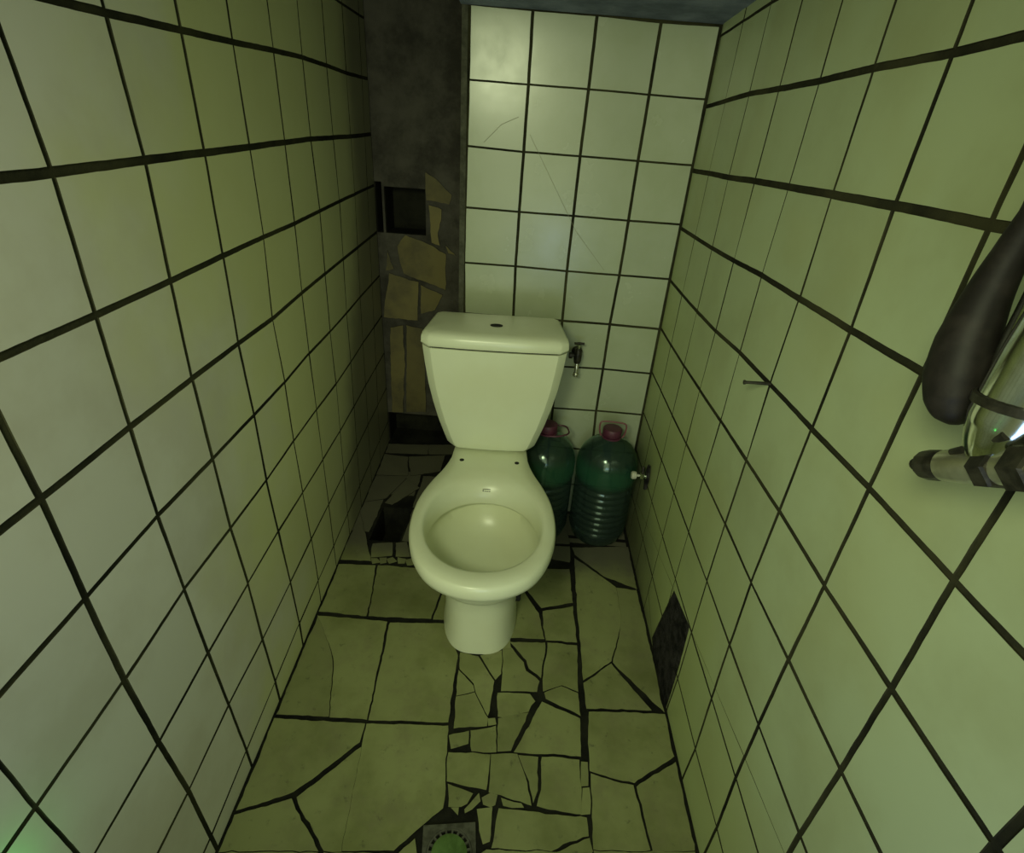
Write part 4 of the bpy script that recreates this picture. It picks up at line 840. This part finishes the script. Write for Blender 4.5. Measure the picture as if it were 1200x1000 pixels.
# ------------------------------------------------------------------ water bottles
def bottle_meshes(root, loop_up=True):
    prof = [(0.040, 0.010), (0.056, 0.0), (0.072, 0.004), (0.086, 0.020), (0.094, 0.045)]
    z = 0.055
    while z < 0.235:
        prof += [(0.0965, z), (0.0965, z + 0.010), (0.0925, z + 0.014), (0.0925, z + 0.018)]
        z += 0.0235
    prof += [(0.0965, 0.247), (0.0985, 0.262), (0.0985, 0.300), (0.095, 0.322), (0.086, 0.345), (0.071, 0.365), (0.052, 0.381),
             (0.036, 0.390), (0.026, 0.396), (0.024, 0.408)]
    m = MB()
    m.lathe(prof, 56, None, 0, True, True)
    m.build('bottle_body', M_PET, root, True, 50)
    m = MB()
    m.lathe([(0.031, 0.396), (0.031, 0.401), (0.026, 0.402), (0.026, 0.404)], 36)
    col_ = m.build('neck_ring', M_CAP, root, True)
    m = MB()
    n = 48
    pr = [(0.0285, 0.404), (0.0290, 0.4055), (0.0290, 0.425), (0.0270, 0.428), (0.018, 0.4285)]
    rings = [[((r * (1.0 + (0.025 if (j % 2 and i in (1, 2)) else 0))) * math.cos(2 * math.pi * j / n),
               (r * (1.0 + (0.025 if (j % 2 and i in (1, 2)) else 0))) * math.sin(2 * math.pi * j / n), zz) for j in range(n)]
             for i, (r, zz) in enumerate(pr)]
    m.loft(rings)
    m.build('cap', M_CAP, root, True, 40)
    m = MB()
    if loop_up:
        pts = [(-0.033, -0.004, 0.399), (-0.039, -0.002, 0.412), (-0.041, 0.0, 0.436), (-0.033, 0.002, 0.446), (0.0, 0.002, 0.448), (0.033, 0.002, 0.446),
               (0.041, 0.0, 0.436), (0.039, -0.002, 0.412), (0.033, -0.004, 0.399)]
    else:
        pts = [(0.0, -0.030, 0.399), (0.02, -0.036, 0.401), (0.052, -0.030, 0.403), (0.064, -0.018, 0.404), (0.066, 0.0, 0.404), (0.064, 0.018, 0.404),
               (0.052, 0.030, 0.403), (0.02, 0.036, 0.401), (0.0, 0.030, 0.399)]
    m.tube(pts, 0.0026, 8, 0, 4)
    h = m.build('carry_loop', M_LOOP if loop_up else M_CAP, root, True)
    return h


B1 = thing('water_bottle', 'big green plastic water bottle in the right corner, pink carry loop standing up', 'bottle',
           (-0.112, -0.108, 0.0), math.radians(-4), 'big water bottles beside the toilet')
bottle_meshes(B1, True)
B2 = thing('water_bottle', 'big green plastic water bottle partly hidden behind the toilet, carry loop folded down', 'bottle',
           (-0.314, -0.112, 0.0), math.radians(10), 'big water bottles beside the toilet')
bottle_meshes(B2, False)

# ------------------------------------------------------------------ small tap on the back panel
K = thing('wall_tap', 'small tarnished tap on the white back tiles beside the cistern lid', 'tap', (-0.244, 0.0, 0.632))
RX = Matrix.Rotation(math.pi / 2, 4, 'X')
mb = MB()
mb.lathe([(0.017, -0.003), (0.017, 0.003), (0.013, 0.007), (0.008, 0.008), (0.008, 0.045)], 24, RX, 0)
mb.build('wall_flange', M_DARKMETAL, K, True)
mb = MB()
mb.lathe([(0.0085, -0.020), (0.0105, -0.017), (0.012, -0.006), (0.0125, 0.006), (0.011, 0.016), (0.0085, 0.020), (0.0085, 0.026), (0.006, 0.028)], 24,
         Matrix.Translation((0, -0.05, 0)), 0)
mb.build('tap_body', M_DARKMETAL, K, True)
mb = MB()
mb.lathe([(0.0042, 0.024), (0.0042, 0.040)], 14, Matrix.Translation((0, -0.05, 0)), 0)
st = mb.build('stem', M_CHROME, K, True)
mb = MB()
mb.tube([(-0.014, -0.052, 0.043), (-0.011, -0.051, 0.0435), (0, -0.05, 0.044), (0.011, -0.049, 0.0435), (0.014, -0.048, 0.043)], [0.0042, 0.0034, 0.004, 0.0034, 0.0042], 12)
mb.build('tap_handle', M_DARKMETAL, K, True)
mb = MB()
mb.tube([(0, -0.05, -0.012), (0, -0.053, -0.024), (0, -0.056, -0.036), (0, -0.057, -0.052)], [0.0075, 0.0068, 0.0060, 0.0062], 16, 0, 4)
mb.lathe([(0.0085, -0.060), (0.0090, -0.058), (0.0090, -0.051), (0.0080, -0.049)], 18, Matrix.Translation((0, -0.057, 0)), 0)
mb.build('spout', M_BRASS, K, True)
mb = MB()
mb.lathe([(0.006, 0.006), (0.006, 0.016), (0.0105, 0.017), (0.0105, 0.026), (0.007, 0.028)], 8, Matrix.Translation((0, -0.05, 0.004)) @ Matrix.Rotation(-math.pi / 2, 4, 'Y'), 0)
mb.build('side_nut', M_DARKMETAL, K, True, 20)

# ------------------------------------------------------------------ stop valve low on the right wall
V = thing('stop_valve', 'small stop valve low on the right wall beside the water bottle', 'valve', (0.0, -0.205, 0.322))
RY = Matrix.Rotation(-math.pi / 2, 4, 'Y')
mb = MB()
random.seed(3)
rings = []
for t, h in ((1.0, -0.001), (0.9, 0.004), (0.5, 0.0055), (0.15, 0.005)):
    rings.append([(-h, 0.020 * t * math.cos(2 * math.pi * j / 18) * (1 + 0.22 * math.sin(3.1 * j)),
                   (0.044 * t * math.sin(2 * math.pi * j / 18)) * (1 + 0.18 * math.cos(2.3 * j)) - 0.006) for j in range(18)])
mb.loft(rings)
mb.build('wall_patch', M_RUBBLE, V, False)
mb = MB()
mb.lathe([(0.011, 0.0), (0.011, 0.008), (0.0075, 0.010), (0.0075, 0.024)], 20, RY, 0)
mb.lathe([(0.010, 0.012), (0.0115, 0.014), (0.0115, 0.022), (0.010, 0.024)], 6, RY, 0)
mb.build('valve_body', M_CHROME, V, True, 25)
mb = MB()
mb.lathe([(0.004, 0.022), (0.004, 0.034), (0.011, 0.035), (0.0125, 0.038), (0.0125, 0.047), (0.010, 0.050)], 20, RY, 0)
mb.build('valve_knob', plain('pale_valve_knob', (0.62, 0.62, 0.52), 0.3, 0.2), V, True)
mb = MB()
mb.tube([(-0.017, 0, 0.006), (-0.017, 0.0, 0.018), (-0.017, 0.004, 0.030)], [0.006, 0.0055, 0.005], 12)
mb.build('outlet', M_DARKMETAL, V, True)

# ------------------------------------------------------------------ nail in the right wall
mb = MB()
nx = RSLOPE * -0.743
mb.tube([(nx + 0.006, -0.743, 0.882), (nx - 0.012, -0.742, 0.8815), (nx - 0.040, -0.741, 0.8805)], 0.0028, 10)
mb.tube([(nx - 0.040, -0.741, 0.8805), (nx - 0.0425, -0.741, 0.8804)], 0.0040, 10)
tag(mb.build('nail', M_DARKMETAL, None, True), 'thin black nail sticking out of a joint of the right tiled wall', 'nail')

# ------------------------------------------------------------------ shower fitting on the right
W = thing('shower_tap', 'chrome shower tap with a black rounded hose grip at the right edge', 'tap', (0.0, 0.0, 0.0))
mb = MB()
mb.tube([(0.020, -1.255, 1.372), (-0.010, -1.248, 1.366), (-0.040, -1.228, 1.335), (-0.053, -1.200, 1.278), (-0.055, -1.183, 1.228), (-0.055, -1.181, 1.204), (-0.055, -1.177, 1.177), (-0.055, -1.175, 1.144), (-0.055, -1.177, 1.111), (-0.055, -1.184, 1.085),
         (-0.055, -1.192, 1.067), (-0.055, -1.200, 1.056), (-0.055, -1.203, 1.051)],
        [0.0090, 0.0090, 0.0090, 0.0090, 0.0095, 0.0095, 0.0115, 0.0155, 0.0205, 0.0225, 0.0195, 0.0125, 0.003], 28, 0, 5)
mb.build('hose_grip', M_RUBBER, W, True, 60)
mb = MB()
mb.tube([(0.022, -1.222, 1.318), (-0.012, -1.220, 1.312), (-0.032, -1.213, 1.285), (-0.036, -1.206, 1.235), (-0.036, -1.205, 1.174), (-0.036, -1.206, 1.144), (-0.037, -1.208, 1.116), (-0.038, -1.211, 1.096)],
        [0.0150, 0.0155, 0.0160, 0.0165, 0.0165, 0.0165, 0.0165, 0.0150], 24, 0, 5)
mb.build('riser_pipe', M_CHROME, W, True, 60)
mb = MB()
mb.tube([(-0.050, -1.263, 1.236), (-0.050, -1.262, 1.233), (-0.050, -1.260, 1.222), (-0.050, -1.254, 1.195), (-0.050, -1.252, 1.171), (-0.050, -1.248, 1.125), (-0.050, -1.246, 1.097), (-0.050, -1.244, 1.075), (-0.050, -1.243, 1.056),
         (-0.050, -1.243, 1.043)],
        [0.003, 0.014, 0.025, 0.030, 0.030, 0.030, 0.029, 0.028, 0.023, 0.017], 32, 0, 5)
mb.build('spout_pipe', M_CHROME, W, True, 60)
# clamp ring around the pipe
mb = MB()
a = Vector((0, 0.022, 0.9997)).normalized()
mb.lathe([(0.0290, -0.004), (0.0315, -0.003), (0.0315, 0.003), (0.0290, 0.004)], 36,
         Matrix.Translation((-0.050, -1.2455, 1.090)) @ a.to_track_quat('Z', 'Y').to_matrix().to_4x4() @ Matrix.Rotation(0.10, 4, 'X'), 0, False, False)
mb.build('clamp_ring', M_DARKMETAL, W, True)
ax = (Vector((-0.058, -1.274, 1.057)) - Vector((-0.058, -1.196, 1.010))).normalized()
AX = Matrix.Translation((-0.058, -1.188, 1.004)) @ ax.to_track_quat('Z', 'Y').to_matrix().to_4x4()
mb = MB()
mb.lathe([(0.0105, 0.034), (0.0125, 0.036), (0.0128, 0.062), (0.0118, 0.064), (0.0118, 0.130)], 28, AX)
mb.tube([(-0.050, -1.243, 1.046), (-0.054, -1.245, 1.038)], [0.016, 0.013], 20)
# stub that carries the valve back to the wall
mb.tube([(-0.058, -1.262, 1.050), (-0.035, -1.262, 1.050), (RSLOPE * -1.262 + 0.003, -1.262, 1.050)], [0.010, 0.010, 0.010], 18)
mb.build('valve_body', M_BRASS, W, True, 35)
mb = MB()
mb.lathe([(0.0140, 0.070), (0.0158, 0.072), (0.0158, 0.084), (0.0140, 0.086)], 6, AX)
mb.lathe([(0.0150, 0.096), (0.0170, 0.098), (0.0170, 0.114), (0.0150, 0.116)], 6, AX)
mb.build('hex_nut', M_DARKMETAL, W, True, 20)
mb = MB()
mb.lathe([(0.0035, 0.0), (0.0050, 0.002), (0.0050, 0.009), (0.0060, 0.011), (0.0115, 0.014), (0.0125, 0.018), (0.0125, 0.030), (0.0108, 0.035)], 12, AX)
mb.build('valve_knob', M_DARKMETAL, W, True, 25)
mb = MB()
mb.tube([(-0.066, -1.226, 1.039), (-0.068, -1.245, 1.056), (-0.070, -1.263, 1.075)], [0.0026, 0.0030, 0.0034], 12, 0, 4)
mb.build('lever', M_DARKMETAL, W, True)
mb = MB()
mb.lathe([(0.026, -0.003), (0.026, 0.002), (0.020, 0.007), (0.011, 0.008)], 28, Matrix.Translation((RSLOPE * -1.262, -1.262, 1.050)) @ RY, 0)
mb.build('wall_flange', M_CHROME, W, True)

# ------------------------------------------------------------------ floor drain
G = thing('floor_drain', 'square metal floor drain with a ring of slots, set among the tile shards', 'drain', (-0.469, -1.096, -0.001), math.radians(8))
mb = MB()
n = 64
rs = []
for rr, z in ((None, -0.003), (None, 0.003), (0.0455, 0.003), (0.0445, 0.0015), (0.0445, -0.003)):
    ringp = []
    for j in range(n):
        a = 2 * math.pi * j / n
        c_, s_ = math.cos(a), math.sin(a)
        rad = rr if rr else 0.052 / max(abs(c_), abs(s_))
        ringp.append((rad * c_, rad * s_, z))
    rs.append(ringp)
mb.loft(rs, 0, False, False)
mb.build('frame', M_DRAINFRAME, G, True, 30)
mb = MB()
NS = 20
inn, out_ = 0.0345, 0.0415
for k in range(NS):
    a0, a1 = 2 * math.pi * (k + 0.30) / NS, 2 * math.pi * (k + 0.70) / NS
    rings = []
    for z in (-0.002, 0.0026):
        rings.append([(r * math.cos(a), r * math.sin(a), z) for r, a in ((inn - 0.001, a0), (out_ + 0.001, a0 + 0.02), (out_ + 0.001, a1 - 0.02), (inn - 0.001, a1))])
    mb.loft(rings)
mb.lathe([(0.0413, -0.002), (0.0413, 0.0028), (0.0440, 0.0028), (0.0440, -0.002)], 64, None, 0, False, False)
mb.build('slot_ring', M_DRAINFRAME, G, True, 30)
mb = MB()
mb.lathe([(0.0350, -0.002), (0.0350, 0.0025), (0.033, 0.0036), (0.020, 0.0046), (0.003, 0.0050), (0.0001, 0.0050)], 48)
pl = mb.build('centre_plate', M_DRAINCAP, G, True, 40)
pl['label'] = 'greenish round centre plate'
